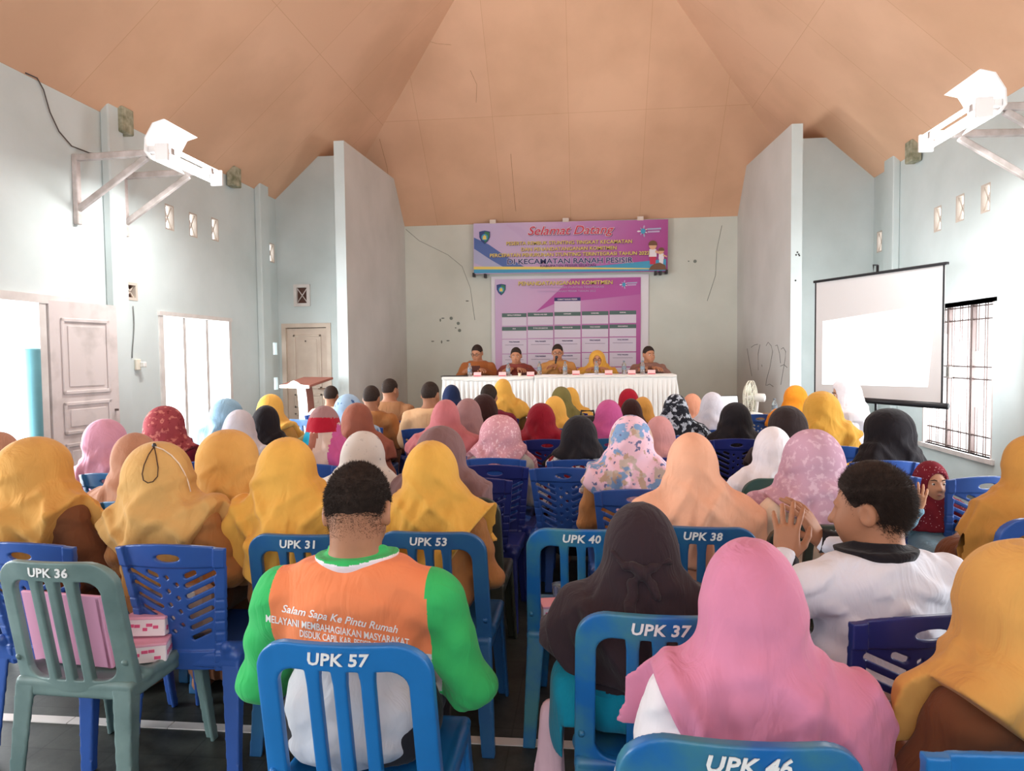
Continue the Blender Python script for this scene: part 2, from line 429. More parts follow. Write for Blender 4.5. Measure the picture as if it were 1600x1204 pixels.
# stage partitions (their tops stop short of the roof)
def partition(name, x0, x1, z0, z1):
    vs = [(x0, YP, 0), (x1, YP, 0), (x1, YB, 0), (x0, YB, 0), (x0, YP, z0), (x1, YP, z0), (x1, YB, z1), (x0, YB, z1)]
    mb = MB().add(vs, [(0, 3, 2, 1), (4, 5, 6, 7), (0, 1, 5, 4), (1, 2, 6, 5), (2, 3, 7, 6), (3, 0, 4, 7)])
    o = mb.build(name, M_part); o.data.materials.append(M_wall)
    o.data.polygons[2].material_index = 1
    return tag(o, kind='structure')
partition('wall_partition_left', -3.455, -3.308, 4.485, 4.62)
partition('wall_partition_right', 2.665, 2.805, 4.44, 4.62)

def floor_mat():
    m = mat('dark_worn_tile', (44, 50, 48), .45); nt = m.node_tree; b = nt.nodes['Principled BSDF']
    tc = nt.nodes.new('ShaderNodeTexCoord')
    n1 = nt.nodes.new('ShaderNodeTexNoise'); n1.inputs['Scale'].default_value = 3.2; n1.inputs['Detail'].default_value = 12; n1.inputs['Roughness'].default_value = .72
    nt.links.new(tc.outputs['Object'], n1.inputs['Vector'])
    r = nt.nodes.new('ShaderNodeValToRGB')
    r.color_ramp.elements[0].color = lin((30, 35, 34)) + (1,); r.color_ramp.elements[0].position = .35
    r.color_ramp.elements[1].color = lin((86, 90, 84)) + (1,); r.color_ramp.elements[1].position = .78
    nt.links.new(n1.outputs['Fac'], r.inputs[0])
    br = nt.nodes.new('ShaderNodeTexBrick'); br.offset = 0; br.inputs['Scale'].default_value = 1; br.inputs['Brick Width'].default_value = .3; br.inputs['Row Height'].default_value = .3
    br.inputs['Mortar Size'].default_value = .003; br.inputs['Color1'].default_value = (1, 1, 1, 1); br.inputs['Color2'].default_value = (.85, .85, .85, 1); br.inputs['Mortar'].default_value = (.55, .55, .55, 1)
    nt.links.new(tc.outputs['Object'], br.inputs['Vector'])
    mx = nt.nodes.new('ShaderNodeMix'); mx.data_type = 'RGBA'; mx.blend_type = 'MULTIPLY'; mx.inputs[0].default_value = 1
    nt.links.new(r.outputs[0], mx.inputs[6]); nt.links.new(br.outputs['Color'], mx.inputs[7]); nt.links.new(mx.outputs[2], b.inputs['Base Color'])
    return m
o = MB().box((XL, YN, -.1), (XR, YB, 0)).build('floor', floor_mat()); tag(o, kind='structure')
# pale tile line across the dark floor, with its joints
mb = MB()
for i in range(20):
    if XL + .44 * (i + 1) < XR: mb.box((XL + .44 * i, 2.575, 0), (XL + .44 * i + .436, 2.625, .004))
tag(mb.build('trim_1', M_white), kind='structure')
STZ = .46
o = MB().box((-3.308, YP + .02, 0), (2.665, YB, STZ)).build('floor_stage', mat('stage_concrete', (150, 150, 145), .7, rgb2=(120, 122, 118), vscale=3)); tag(o, kind='structure')

# wall columns and ceiling stubs
for n, (x0, x1, y0, y1, zt) in enumerate(((XL, XL + .09, 6.49, 6.72, 4.12), (XL, XL + .09, 9.70, 9.98, 4.12), (XR - .09, XR, 9.57, 9.86, 4.12), (XR - .09, XR, 6.62, 6.84, 4.12))):
    tag(MB().box((x0, y0, 0), (x1, y1, zt), None, .012).build('trim_column_%d' % (n + 1), M_wall), kind='structure')
M_stub = mat('mouldy_concrete', (186, 182, 160), .9, rgb2=(120, 122, 96), vscale=14, detail=8)
for n, (x, y) in enumerate(((XL + .02, 6.73), (XL + .02, 8.98), (XR - .14, 9.05))):
    mb = MB().box((x, y - .09, 3.80), (x + .12, y + .09, 4.06), None, .01)
    mb.tube([(x + .06 + .03 * math.cos(a), y, 4.08 + .03 * math.sin(a)) for a in np.linspace(0, 5.5, 12)], .006, 6)
    tag(mb.build('trim_stub_%d' % (n + 1), M_stub), kind='structure')

# cracks and scratches in the plaster (marks with a shape of their own)
def stroke_on(name, pts, r, m, **pl):
    P = [at(px, py, **pl) for px, py in pts]
    mb = MB()
    for a in range(len(P) - 1): pass
    mb.tube(P, r, 5)
    return mb.build(name, m)
M_crack = mat('crack_line', (128, 134, 126), .9)
for n, pts in enumerate((((634, 358), (655, 376), (700, 398), (722, 416), (735, 450), (742, 500)), ((1128, 352), (1120, 390), (1118, 430), (1105, 470)))):
    tag(stroke_on('trim_crack_%d' % (n + 1), pts, .004, M_crack, Y=YB - .001), kind='structure')
for n, pts in enumerate((((655, 60), (682, 68), (705, 70)), ((735, 110), (745, 132), (744, 160)), ((593, 217), (605, 262), (608, 290)), ((798, 240), (803, 300), (806, 330)))):
    P = []
    for px, py in pts:
        r = CM @ np.array([(px - 800) / F, (602 - py) / F, -1.0]); t = (3.89 + TE * YB - EYE) / (r[2] + TE * r[1]); P.append(np.array([0, 0, EYE]) + r * t)
    tag(MB().tube(P, .003, 5).build('ceiling_crack_%d' % (n + 1), mat('ceiling_crack', (180, 128, 92), .9)), kind='structure')

# ventilation blocks
M_vent = mat('vent_concrete', (196, 184, 172), .8, var=.08)
M_vdark = mat('vent_brown', (88, 58, 48), .7)
def vent(label, centre, nrm, w, h, m, cross_m, backed=False, group=None, trim=.016):
    o = empty('vent_block', centre); tag(o, label, 'vent', group)
    d = .1
    def B(mb, lo, hi): return mb.box(lo, hi) if nrm == 'X' else mb.box((lo[1], lo[0], lo[2]), (hi[1], hi[0], hi[2]))
    fr = MB()
    t = trim
    for a, b in (((-.03, -w / 2, h / 2 - t), (.03, w / 2, h / 2)), ((-.03, -w / 2, -h / 2), (.03, w / 2, -h / 2 + t)), ((-.03, -w / 2, -h / 2 + t), (.03, -w / 2 + t, h / 2 - t)), ((-.03, w / 2 - t, -h / 2 + t), (.03, w / 2, h / 2 - t))): B(fr, a, b)
    fr.build('frame', m, o)
    cr = MB(); W, H_ = w / 2 - t * .5, h / 2 - t * .5
    for s in (1, -1):
        p, q = (0, -W * s, -H_), (0, W * s, H_)
        if nrm != 'X': p, q = (p[1], 0, p[2]), (q[1], 0, q[2])
        cr.bar(p, q, (.012), .012, up=(1, 0, 0) if nrm == 'X' else (0, 1, 0))
    cr.build('lattice', cross_m, o)
    if backed:
        bk = MB(); B(bk, (-.03 if backed < 0 else .02, -W, -H_), (-.02 if backed < 0 else .03, W, H_)); bk.build('back_panel', M_vdark, o)
    return o
posn = ['nearest the lamp', 'middle of three', 'farthest of three']
for i, (y, z) in enumerate(VENT_L):
    vent('cross-barred vent block high in the left wall, ' + (posn[i] if i < 3 else 'alone past the far column'), (XL - .03, y, z), 'X', .17, .29, M_vent, M_vent, group='vent blocks high in the left wall')
posn = ['farthest of three', 'middle of three', 'nearest the lamp']
for i, (y, z) in enumerate(VENT_R):
    vent('cross-barred vent block high in the right wall, ' + (posn[i] if i < 3 else 'alone above the screen'), (XR + .03, y, z), 'X', .17, .29, M_vent, M_vent, group='vent blocks high in the right wall')
vent('small brown-backed vent with white frame above the cream door', (VX, YF - .004, VZ), 'Y', .26, .34, M_white, M_pinkwood, backed=1, trim=.05)
vent('small grey closed vent on the left wall with a cable hanging from it', (XL - .025, 6.89, 2.215), 'X', .18, .19, M_vent, M_vent, backed=-1, trim=.03)
# cable from that vent to a wall socket
mb = MB(); pts = [at(208 + 1.5 * math.sin(i * .5), 478 + i * 9, X=XL + .012) for i in range(10)]
tag(mb.tube(pts, .005, 6).build('cable', mat('grey_cable', (120, 124, 122), .6)), 'thin grey cable running down the left wall to the socket', 'cable')
so = empty('wall_socket', (XL, 6.93, 1.44)); tag(so, 'cream wall socket box below the cable on the left wall', 'socket')
MB().box((0, -.045, -.06), (.035, .03, .06), None, .008).build('box', mat('cream_plastic', (226, 220, 205), .4), so)
MB().box((.035, .0, -.03), (.085, .05, .03), None, .008).build('plug', mat('white_plastic', (232, 232, 228), .4), so)

# ---- left window: white frame with posts
wn = empty('window_1', (XL, 0, 0)); tag(wn, kind='structure')
a, b, c, d = WIN_L
mb = MB()
mb.box((-.08, a - .05, d), (.03, b + .05, d + .05)).box((-.08, a - .05, c - .05), (.05, b + .05, c)).box((-.08, a - .04, c), (.02, a + .03, d)).box((-.08, b - .03, c), (.02, b + .04, d))
mb.build('frame', M_white, wn)
for k in (1, 2):
    y = a + (b - a) * k / 3
    MB().box((-.07, y - .03, c), (-.02, y + .03, d)).build('post', M_white, wn)
# ---- right window: dark iron grille
wn = empty('window_2', (XR, 0, 0)); tag(wn, kind='structure')
M_iron = mat('brown_iron', (92, 76, 72), .5, var=.1)
a, b, c, d = WIN_R
mb = MB()
for lo, hi in (((0, a - .04, d), (.12, b + .04, d + .045)), ((-.03, a - .05, c - .05), (.14, b + .05, c)), ((0, a, c), (.1, a + .03, d)), ((0, b - .03, c), (.1, b, d))): mb.box(lo, hi)
mb.build('frame', mat('weathered_frame', (200, 190, 186), .7, var=.1), wn)
mb = MB()
for k in range(1, 3):
    y = a + (b - a) * k / 3; mb.box((.04, y - .016, c), (.08, y + .016, d))
for k in range(9):
    y = a + (b - a) * (k + .5) / 9
    for dy in (-.022, .022):
        if k % 2: mb.box((.055, y + dy - .004, c), (.065, y + dy + .004, d))
        else:
            mb.box((.055, y + dy - .004, d - .3 - .1 * (k % 3)), (.065, y + dy + .004, d)); mb.box((.055, y + dy - .004, c), (.065, y + dy + .004, c + .3 + .1 * (k % 3)))
for z in (c + .02, c + .2, c + .80, c + .93, d - .16, d - .02): mb.box((.05, a, z - .008), (.07, b, z + .008))
mb.build('grille', M_iron, wn)
MB().box((.0, a + .86, c + .80), (.06, a + .93, c + .93), None, .008).build('lock', mat('lock_steel', (120, 112, 106), .4, metal=.6), wn)
# ---- window openings nearer than the picture
for nm, x, (a, b, c, d) in (('window_3', XL - .1, (-3.5, -1.0, .6, 2.1)), ('window_4', XL - .1, (.2, 2.4, .5, 2.05)), ('window_5', XR + .05, (2.2, 4.6, .45, 2.0)), ('window_6', XR + .05, (-2.5, .5, .45, 2.0))):
    mb = MB()
    for lo, hi in (((0, a, d - .05), (.06, b, d)), ((0, a, c), (.06, b, c + .05)), ((0, a, c + .05), (.06, a + .05, d - .05)), ((0, b - .05, c + .05), (.06, b, d - .05)), ((0, (a + b) / 2 - .03, c + .05), (.06, (a + b) / 2 + .03, d - .05))): mb.box(lo, hi)
    tag(mb.build(nm, M_white, None, (x, 0, 0)), kind='structure')

# ---- open double door on the left: frame, leaf folded back to the wall
tag(MB().box((XL - .15, 3.25, 2.0), (XL + .03, 6.02, 2.075)).build('trim_door_lintel', M_white), kind='structure')
tag(MB().box((XL - .15, 5.60, 0), (XL + .02, 5.68, 2.02)).build('trim_door_jamb', M_white), kind='structure')
def panel_door(name, w, h, t, panels, m, kind='structure'):
    """leaf in XZ, hinge at x=0; panels = (x0,x1,z0,z1) sunk"""
    us = sorted({0, w, *[p[0] for p in panels], *[p[1] for p in panels]}); o = empty(name)
    mb = MB()
    mb.box((0, 0, 0), (w, t, h))
    d = MB()
    for (x0, x1, z0, z1) in panels:
        for q in (0, t):
            s = -1 if q == 0 else 1
            k = .035
            for lo, hi in (((x0, 0, z0), (x1, 0, z0 + k)), ((x0, 0, z1 - k), (x1, 0, z1)), ((x0, 0, z0), (x0 + k, 0, z1)), ((x1 - k, 0, z0), (x1, 0, z1))):
                d.box((lo[0], min(q, q + s * .014), lo[2]), (hi[0], max(q, q + s * .014), hi[2]), None, .006)
            d.box((x0 + .07, min(q, q + s * .008), z0 + .07), (x1 - .07, max(q, q + s * .008), z1 - .07), None, .005)
    mb.build('leaf', m, o); d.build('panel_moulding', m, o)
    tag(o, kind=kind)
    return o
M_oldwhite = mat('dirty_white_door', (216, 207, 205), .55, rgb2=(168, 160, 156), vscale=3.2, detail=10, contrast=(.5, .8))
dl = panel_door('door_1', .74, 2.02, .035, [(.11, .64, .15, .72), (.11, .64, .80, 1.10), (.11, .64, 1.17, 1.87)], M_oldwhite)
dl.location = (XL + .03, 5.70, .01); dl.rotation_euler = (0, 0, math.radians(81))
MB().box((.68, -.03, .98), (.70, .065, 1.0)).build('handle', M_iron, dl)
# teal roll standing in the doorway
tr = empty('rolled_mat', (XL - .02, 5.53, 0)); tag(tr, 'tall teal rolled-up mat standing upright in the bright left doorway', 'rolled mat')
n = 40; prof = MB(); spiral = [(.012 + .062 * t_) for t_ in np.linspace(0, 1, n * 3)]
prof.lathe([(.074, 0), (.076, .02), (.075, .8), (.077, 1.58), (.074, 1.60), (.05, 1.602), (.048, 1.59), (.02, 1.59)], 24)
prof.build('roll', mat('teal_vinyl', (96, 150, 160), .5, var=.08), tr)
# ---- cream door in the side-room wall
M_cream = mat('cream_door', (216, 200, 184), .5, rgb2=(200, 182, 166), vscale=4)
dw = DX1 - DX0
d2 = panel_door('door_2', dw - .02, DZ - .02, .04, [(.10, dw - .12, .12, .62), (.10, dw - .12, .70, .92), (.10, dw - .12, 1.0, DZ - .12)], M_cream)
d2.location = (DX0 + .01, YF + .03, .005)
MB().bar((dw - .07, -.0, 1.0), (dw - .07, -.05, 1.0), .02, .02).bar((dw - .07, -.045, 1.0), (dw - .17, -.045, 1.0), .018, .018).build('handle', mat('bronze', (90, 70, 56), .35, metal=.7), d2)
MB().ball((.30, -.01, DZ - .22), .012).build('hook', M_iron, d2)
mb = MB()
for lo, hi in (((DX0 - .06, YF - .02, 0), (DX0 + .01, YF + .1, DZ - .005)), ((DX1 - .01, YF - .02, 0), (DX1 + .06, YF + .1, DZ - .005)), ((DX0 - .06, YF - .02, DZ - .005), (DX1 + .06, YF + .1, DZ + .06))): mb.box(lo, hi)
tag(mb.build('trim_door_frame', M_cream), kind='structure')

# ================================================================== LAMPS ON BRACKETS
M_tube = mat('lit_tube', (255, 255, 255), .3, emit=14)
M_refl = mat('white_reflector', (250, 250, 250), .3)
M_brk = mat('bracket_wood', (216, 206, 204), .6, rgb2=(176, 166, 160), vscale=9, detail=6)
def lamp(side, yn, yf, ztop, label):
    sx = 1 if side == 'left' else -1
    X0 = XL if side == 'left' else XR
    for i, y in enumerate((yn, yf)):
        o = empty('lamp_bracket', (X0, y, ztop)); tag(o, 'wooden triangle bracket on the %s wall holding the %s end of the lit lamp' % (side, 'near' if i == 0 else 'far'), 'bracket')
        MB().box((min(0, sx * .05), -.03, -.62), (max(0, sx * .05), .03, .03), None, .006).build('upright', M_brk, o)
        MB().bar((sx * .03, 0, 0), (sx * 1.0, 0, .02), .05, .06, bev=.006).build('arm', M_brk, o)
        MB().bar((sx * .03, 0, -.48), (sx * .74, 0, -.02), .045, .055, bev=.006).build('brace', M_brk, o)
    xc = X0 + sx * .86
    o = empty('fluorescent_lamp', (xc, (yn + yf) / 2, ztop)); tag(o, 'lit white fluorescent lamp with wide reflector on the %s wall brackets' % side, 'lamp')
    L = yf - yn + .15
    # reflector: a tilted tray with folded rims
    prof = [(.13, .28), (.02, .25), (-.06, .12), (-.07, .0), (-.02, -.07)]
    vs = []; fs = []
    for y in (-L / 2 - .03, L / 2 - .32):
        for (u, v) in prof: vs.append((sx * u, y, v))
        for (u, v) in prof[::-1]: vs.append((sx * (u - .012), y, v + .004))
    k = len(prof) * 2
    for i in range(k): fs.append((i, (i + 1) % k, (i + 1) % k + k, i + k))
    fs.append(tuple(range(k))); fs.append(tuple(range(2 * k - 1, k - 1, -1)))
    MB().add(vs, fs).build('reflector', M_refl, o)
    MB().box((-.035 - sx * .03, -L / 2, -.0), (.035 - sx * .03, L / 2 + .1, .06), None, .008).build('ballast_housing', M_refl, o)
    cp = MB(); tb = MB()
    tx, tz = sx * .10, .05
    tb.tube([(tx, -L / 2 + .03, tz), (tx, L / 2 + .12, tz)], .02, 12).build('tube', M_tube, o)
    tb2 = MB(); tb2.tube([(sx * .06, -L / 2 + .03, -.05), (sx * .06, L / 2 + .12, -.05)], .02, 12).build('tube', M_tube, o)
    for y in (-L / 2 + .015, L / 2 + .13): MB().box((min(0, sx * .13), y - .015, -.08), (max(0, sx * .13), y + .015, .08), None, .006).build('tube_holder', M_refl, o)
    l = bpy.data.lights.new('tube_light', 'AREA'); l.shape = 'RECTANGLE'; l.size = .12; l.size_y = L; l.energy = 55; l.color = (1, 1, .98)
    lo = bpy.data.objects.new('tube_light', l); COL.objects.link(lo); lo.location = (xc + sx * .12, (yn + yf) / 2 + .05, ztop - .12)
    return o
lamp('left', 6.11, 6.79, 3.39, 0)
lamp('right', 6.0, 6.68, 3.42, 0)
P = [at(px, py, X=XL + .02) for px, py in ((40, 114), (58, 122), (68, 140), (78, 175), (92, 205), (112, 228), (140, 239), (160, 241))]
tag(MB().tube(P, .006, 6).build('cable', mat('dark_cable', (84, 76, 74), .6)), 'dark cable drooping from the eave to the left lamp bracket', 'cable')

# ================================================================== BANNERS
def frame_of(TL, TR, BL):
    """place a flat sheet: returns matrix whose X runs along the top, Z up, origin at centre; width, height"""
    TL, TR, BL = Vector(TL), Vector(TR), Vector(BL)
    W = (TR - TL).length; H_ = (TL - BL).length
    x = (TR - TL).normalized(); z = (TL - BL); z = (z - x * z.dot(x)).normalized(); y = z.cross(x)
    M = Matrix((x, y, z)).transposed().to_4x4(); M.translation = TL + (TR - TL) / 2 + (BL - TL) / 2
    return M, W, H_
def sheet(W, H_, nx=40, nz=16, amp=.006, seed=0, t=.003):
    rnd = random.Random(seed); ph = [rnd.uniform(0, 6) for _ in range(6)]
    vs = []; fs = []
    for side in (0, 1):
        for j in range(nz + 1):
            for i in range(nx + 1):
                u = (i / nx - .5) * W; v = (j / nz - .5) * H_
                yy = amp * (math.sin(u * 5 + v * 3 + ph[0]) + math.sin(u * 11 - v * 6 + ph[1]) * .5)
                vs.append((u, yy + side * t, v))
    n = (nx + 1) * (nz + 1)
    for j in range(nz):
        for i in range(nx):
            a = j * (nx + 1) + i; q = (a, a + 1, a + nx + 2, a + nx + 1); fs.append(q); fs.append(tuple(k + n for k in q[::-1]))
    return mesh_np('sheet', np.array(vs), fs)
def flat(name, pts, y, m, parent):
    """a printed flat shape on a sheet, XZ outline"""
    n = len(pts); vs = [(u, y, v) for u, v in pts] + [(u, y + .0015, v) for u, v in pts]
    fs = [tuple(range(n)), tuple(range(2 * n - 1, n - 1, -1))] + [(i, i + n, (i + 1) % n + n, (i + 1) % n) for i in range(n)]
    me = bpy.data.meshes.new(name); me.from_pydata(vs, [], fs); me.update(); me.materials.append(m)
    return obj(name, me, parent)
def letters(parent, body, size, u, v, y, m, **k):
    me = text_mesh(body, size, **k); me.transform(Matrix.Translation((u, y, v)) @ UPRIGHT); me.materials.append(m)
    return obj('lettering', me, parent)
def print_mat(name, stops, ang):
    """printed vinyl: colour runs across the sheet along a direction"""
    m = bpy.data.materials.new(name); m.use_nodes = True; nt = m.node_tree; b = nt.nodes['Principled BSDF']; b.inputs['Roughness'].default_value = .45
    tc = nt.nodes.new('ShaderNodeTexCoord'); mp = nt.nodes.new('ShaderNodeMapping'); mp.inputs['Rotation'].default_value = (0, ang, 0)
    sx = nt.nodes.new('ShaderNodeSeparateXYZ'); r = nt.nodes.new('ShaderNodeValToRGB'); mr = nt.nodes.new('ShaderNodeMapRange')
    mr.inputs[1].default_value = -1.9; mr.inputs[2].default_value = 1.9
    nt.links.new(tc.outputs['Object'], mp.inputs[0]); nt.links.new(mp.outputs[0], sx.inputs[0]); nt.links.new(sx.outputs[0], mr.inputs[0]); nt.links.new(mr.outputs[0], r.inputs[0])
    el = r.color_ramp.elements
    for i, (p, c) in enumerate(stops):
        e_ = el[i] if i < 2 else el.new(p)
        e_.position = p; e_.color = lin(c) + (1,)
    nt.links.new(r.outputs[0], b.inputs['Base Color'])
    return m
M_ylw = mat('print_yellow', (236, 214, 110), .5); M_navy = mat('print_navy', (52, 46, 110), .5); M_pw = mat('print_white', (238, 232, 240), .5)
M_red = mat('print_red', (206, 52, 84), .5); M_teal = mat('print_teal', (70, 160, 200), .5); M_blue = mat('print_blue', (84, 110, 175), .5)
M_brownp = mat('print_brown', (120, 84, 60), .5); M_dkblue = mat('print_dark_blue', (50, 70, 130), .5); M_grn = mat('print_green', (60, 130, 90), .5)
M_shadow = mat('print_plum', (96, 52, 104), .5); M_lav = mat('print_lavender', (200, 176, 214), .5); M_pale = mat('print_pale_blue', (176, 180, 214), .5)
M_skinp = mat('print_skin', (226, 176, 140), .5)

def shield(parent, u, v, s, y):
    out = [(-.5, .5), (-.25, .56), (0, .6), (.25, .56), (.5, .5), (.48, 0), (.3, -.35), (0, -.62), (-.3, -.35), (-.48, 0)]
    flat('emblem', [(u + a * s, v + b * s) for a, b in out], y, M_dkblue, parent)
    flat('emblem', [(u + a * s * .84 if a > 0 else u, v + b * s * .84) for a, b in out if a >= 0], y - .003, M_grn, parent)
    flat('emblem', [(u + s * .3 * math.cos(k), v + s * .3 * math.sin(k)) for k in np.linspace(0, 2 * PI, 14)[:-1]], y - .006, M_teal, parent)
    flat('emblem', [(u + a * s, v + b * s) for a, b in ((-.18, -.2), (.18, -.2), (.14, .02), (.2, .02), (.1, .12), (0, .22), (-.1, .12), (-.2, .02), (-.14, .02))], y - .009, M_ylw, parent)
def splash(parent, u, v, s, y):
    for k in range(7):
        a = k * 2 * PI / 7 + .3; b = a + .35; r = s * (.5 + .18 * (k % 2))
        flat('emblem', [(u, v), (u + r * math.cos(a) * .8, v + r * math.sin(a) * .8), (u + r * math.cos((a + b) / 2), v + r * math.sin((a + b) / 2)), (u + r * .8 * math.cos(b), v + r * .8 * math.sin(b))], y - .0005 * k, (M_pw, M_lav, M_pale)[k % 3], parent)
    flat('emblem', [(u + s * .26 * math.cos(k), v + s * .3 * math.sin(k)) for k in np.linspace(0, 2 * PI, 12)[:-1]], y - .006, M_teal, parent)
    for j, (x0, w_) in enumerate(((.45, 1.5), (.5, 1.3))):
        flat('emblem', [(u + s * x0, v + s * (.12 - .3 * j)), (u + s * (x0 + w_), v + s * (.16 - .3 * j)), (u + s * (x0 + w_), v + s * (.36 - .3 * j) - s * .02), (u + s * x0, v + s * (.3 - .3 * j))], y, M_pale if j == 0 else M_lav, parent)

# --- welcome banner
Mx, W1, H1 = frame_of(at(740, 349, Y=YB - .13), at(1044, 342.5, Y=YB - .13), at(740, 428, Y=YB - .13))
bn = bpy.data.objects.new('welcome_banner', sheet(W1, H1, seed=1)); link(bn); bn.matrix_world = Mx
bn.data.materials.append(print_mat('welcome_print', [(0.0, (196, 186, 224)), (1.0, (160, 44, 132)), (.32, (206, 178, 214)), (.5, (196, 140, 196)), (.72, (184, 96, 168)), (.9, (168, 56, 140))], -.5))
tag(bn, 'wide purple welcome banner reading Selamat Datang hung at the wall top behind the table', 'banner')
U = lambda px: (px - 892) / 152 * W1 / 2          # photo columns of the banner -> its own metres
Vv = lambda f: H1 / 2 - f * H1
flat('swoosh', [(-W1 / 2 + .01, Vv(.28)), (-W1 * .42, Vv(.42)), (-W1 * .33, Vv(.66)), (-W1 * .22, Vv(.9)), (-W1 * .30, Vv(.93)), (-W1 * .40, Vv(.78)), (-W1 / 2 + .01, Vv(.55))], -.012, M_blue, bn)
flat('swoosh', [(-W1 / 2 + .01, Vv(.50)), (-W1 * .41, Vv(.72)), (-W1 * .33, Vv(.90)), (-W1 * .42, Vv(.90)), (-W1 / 2 + .01, Vv(.78))], -.014, M_pale, bn)
flat('swoosh', [(-W1 * .33, Vv(.04)), (-W1 * .25, Vv(.1)), (-W1 * .12, Vv(.5)), (-W1 * .10, Vv(.80)), (-W1 * .2, Vv(.45))], -.012, M_lav, bn)
wave = lambda top, bot, m, y: flat('stripe', [(-W1 / 2 + .005 + W1 * .99 * t, Vv(top(t))) for t in np.linspace(0, 1, 24)] + [(-W1 / 2 + .005 + W1 * .99 * t, Vv(bot(t))) for t in np.linspace(1, 0, 24)], y, m, bn)
wave(lambda t: .90 + .03 * math.sin(t * 3) - .13 * max(0, t - .45) ** 1.0 * 2, lambda t: .985, M_teal, -.0125)
wave(lambda t: .855 + .06 * t + .05 * max(0, t - .4), lambda t: .91 + .045 * t - .0 * t, M_ylw, -.0145)
shield(bn, U(758), Vv(.28), .20, -.016); splash(bn, U(1006), Vv(.22), .16, -.016)
for dx, dy, m, y, off in ((.008, -.008, M_shadow, -.013, .016), (0, 0, M_pw, -.016, .016), (0, 0, M_red, -.019, .004)):
    letters(bn, 'Selamat Datang', .215, U(892) + dx, Vv(.18) + dy, y, m, offset=off * .5, shear=.32, sx=1.12)
for body, f, s, wd in (('PESERTA REMBUK STUNTING TINGKAT KECAMATAN', .415, .088, 1.0), ('DAN PENANDATANGANAN KOMITMEN', .535, .088, 1.0), ('PERCEPATAN PENURUNAN STUNTING TERINTEGRASI TAHUN 2022', .645, .088, 1.0)):
    for m, y, k in ((M_shadow, -.016, .007), (M_ylw, -.019, 0)):
        letters(bn, body, s, U(891) + k, Vv(f) - k, y, m, offset=.0012, sx=1.06)
for m, y, off in ((M_pw, -.016, .0075), (M_navy, -.019, .0025)):
    letters(bn, 'DI KECAMATAN RANAH PESISIR', .13, U(892), Vv(.775), y, m, offset=off, sx=1.2)
letters(bn, 'KABUPATEN PESISIR SELATAN', .062, U(890), Vv(.865), -.019, M_navy, sx=1.2)
# two small printed children on a heap, right end
def printed_child(u, v, s, hair, top, low):
    flat('illustration', [(u - .12 * s, v), (u + .12 * s, v), (u + .14 * s, v + .35 * s), (u - .14 * s, v + .35 * s)], -.017, low, bn)
    flat('illustration', [(u - .17 * s, v + .33 * s), (u + .17 * s, v + .33 * s), (u + .15 * s, v + .66 * s), (u - .15 * s, v + .66 * s)], -.018, top, bn)
    flat('illustration', [(u + .13 * s, v + .62 * s), (u + .36 * s, v + .48 * s), (u + .34 * s, v + .42 * s), (u + .1 * s, v + .52 * s)], -.0185, M_skinp, bn)
    flat('illustration', [(u + .17 * s * math.cos(k), v + .82 * s + .18 * s * math.sin(k)) for k in np.linspace(0, 2 * PI, 14)[:-1]], -.019, M_skinp, bn)
    flat('illustration', [(u + .19 * s * math.cos(k), v + .86 * s + .18 * s * math.sin(k)) for k in np.linspace(-.2, PI + .2, 10)], -.021, hair, bn)
printed_child(U(1021), Vv(.86), .40, M_brownp, M_pw, M_red); printed_child(U(1034), Vv(.86), .28, M_brownp, M_pw, M_pw)
flat('illustration', [(U(1015), Vv(.97)), (U(1042), Vv(.97)), (U(1040), Vv(.88)), (U(1032), Vv(.83)), (U(1024), Vv(.85)), (U(1018), Vv(.9))], -.022, M_brownp, bn)
mb = MB()
for u, v in ((-.5, -.51), (-.44, -.53), (.44, -.52), (.465, -.52), (.495, -.5)): mb.box((u * W1 - .02, -.02, v * H1 - .04), (u * W1 + .02, .105, v * H1 + .03))
mb.build('tape', mat('black_tape', (40, 40, 44), .5), bn)
mb = MB()
for u in (-.40, -.02, .36): mb.box((u * W1 - .05, -.006, .49 * H1), (u * W1 + .06, .004, .49 * H1 + .07))
mb.build('tape', mat('clear_tape', (224, 210, 200), .4), bn)

# --- commitment banner, white margins, table of boxes
Mx, W2, H2 = frame_of(at(767, 432, Y=YB - .02), at(1013, 428, Y=YB - .02), at(769, 590, Y=YB - .02))
b2 = bpy.data.objects.new('commitment_banner', sheet(W2, H2, seed=4, amp=.004)); link(b2); b2.matrix_world = Mx
b2.data.materials.append(mat('vinyl_white', (232, 228, 236), .5))
tag(b2, 'large pink and lilac signing banner with a grid of white boxes below the welcome banner', 'banner')
PX = lambda px: (px - 890) / 123 * W2 / 2
PY = lambda py: H2 / 2 - (py - 431.5) / 158 * H2
pp = sheet(PX(1001) - PX(773), PY(436) - PY(586), seed=5, amp=.003); 
pp.materials.append(print_mat('commitment_print', [(0.0, (206, 192, 226)), (1.0, (180, 70, 150)), (.3, (212, 172, 212)), (.5, (204, 142, 196)), (.68, (192, 104, 174)), (.82, (186, 84, 160))], -.55))
po = obj('printed_field', pp, b2, ((PX(1001) + PX(773)) / 2, -.010, (PY(436) + PY(586)) / 2))
M_box = mat('print_box_white', (226, 216, 234), .5); M_head = mat('print_slate_green', (86, 112, 108), .5); M_line = mat('print_grey', (138, 122, 152), .5)
flat('stripe', [(PX(838), PY(487)), (PX(893), PY(437)), (PX(1000), PY(437)), (PX(1000), PY(462)), (PX(870), PY(474))], -.018, mat('print_magenta', (186, 86, 166), .5), b2)
for m, y, k in ((M_shadow, -.022, .007), (M_ylw, -.025, 0)): letters(b2, 'PENANDATANGANAN KOMITMEN', .098, PX(884) + k, PY(443.5) - k, y, m, offset=.0015, sx=1.1)
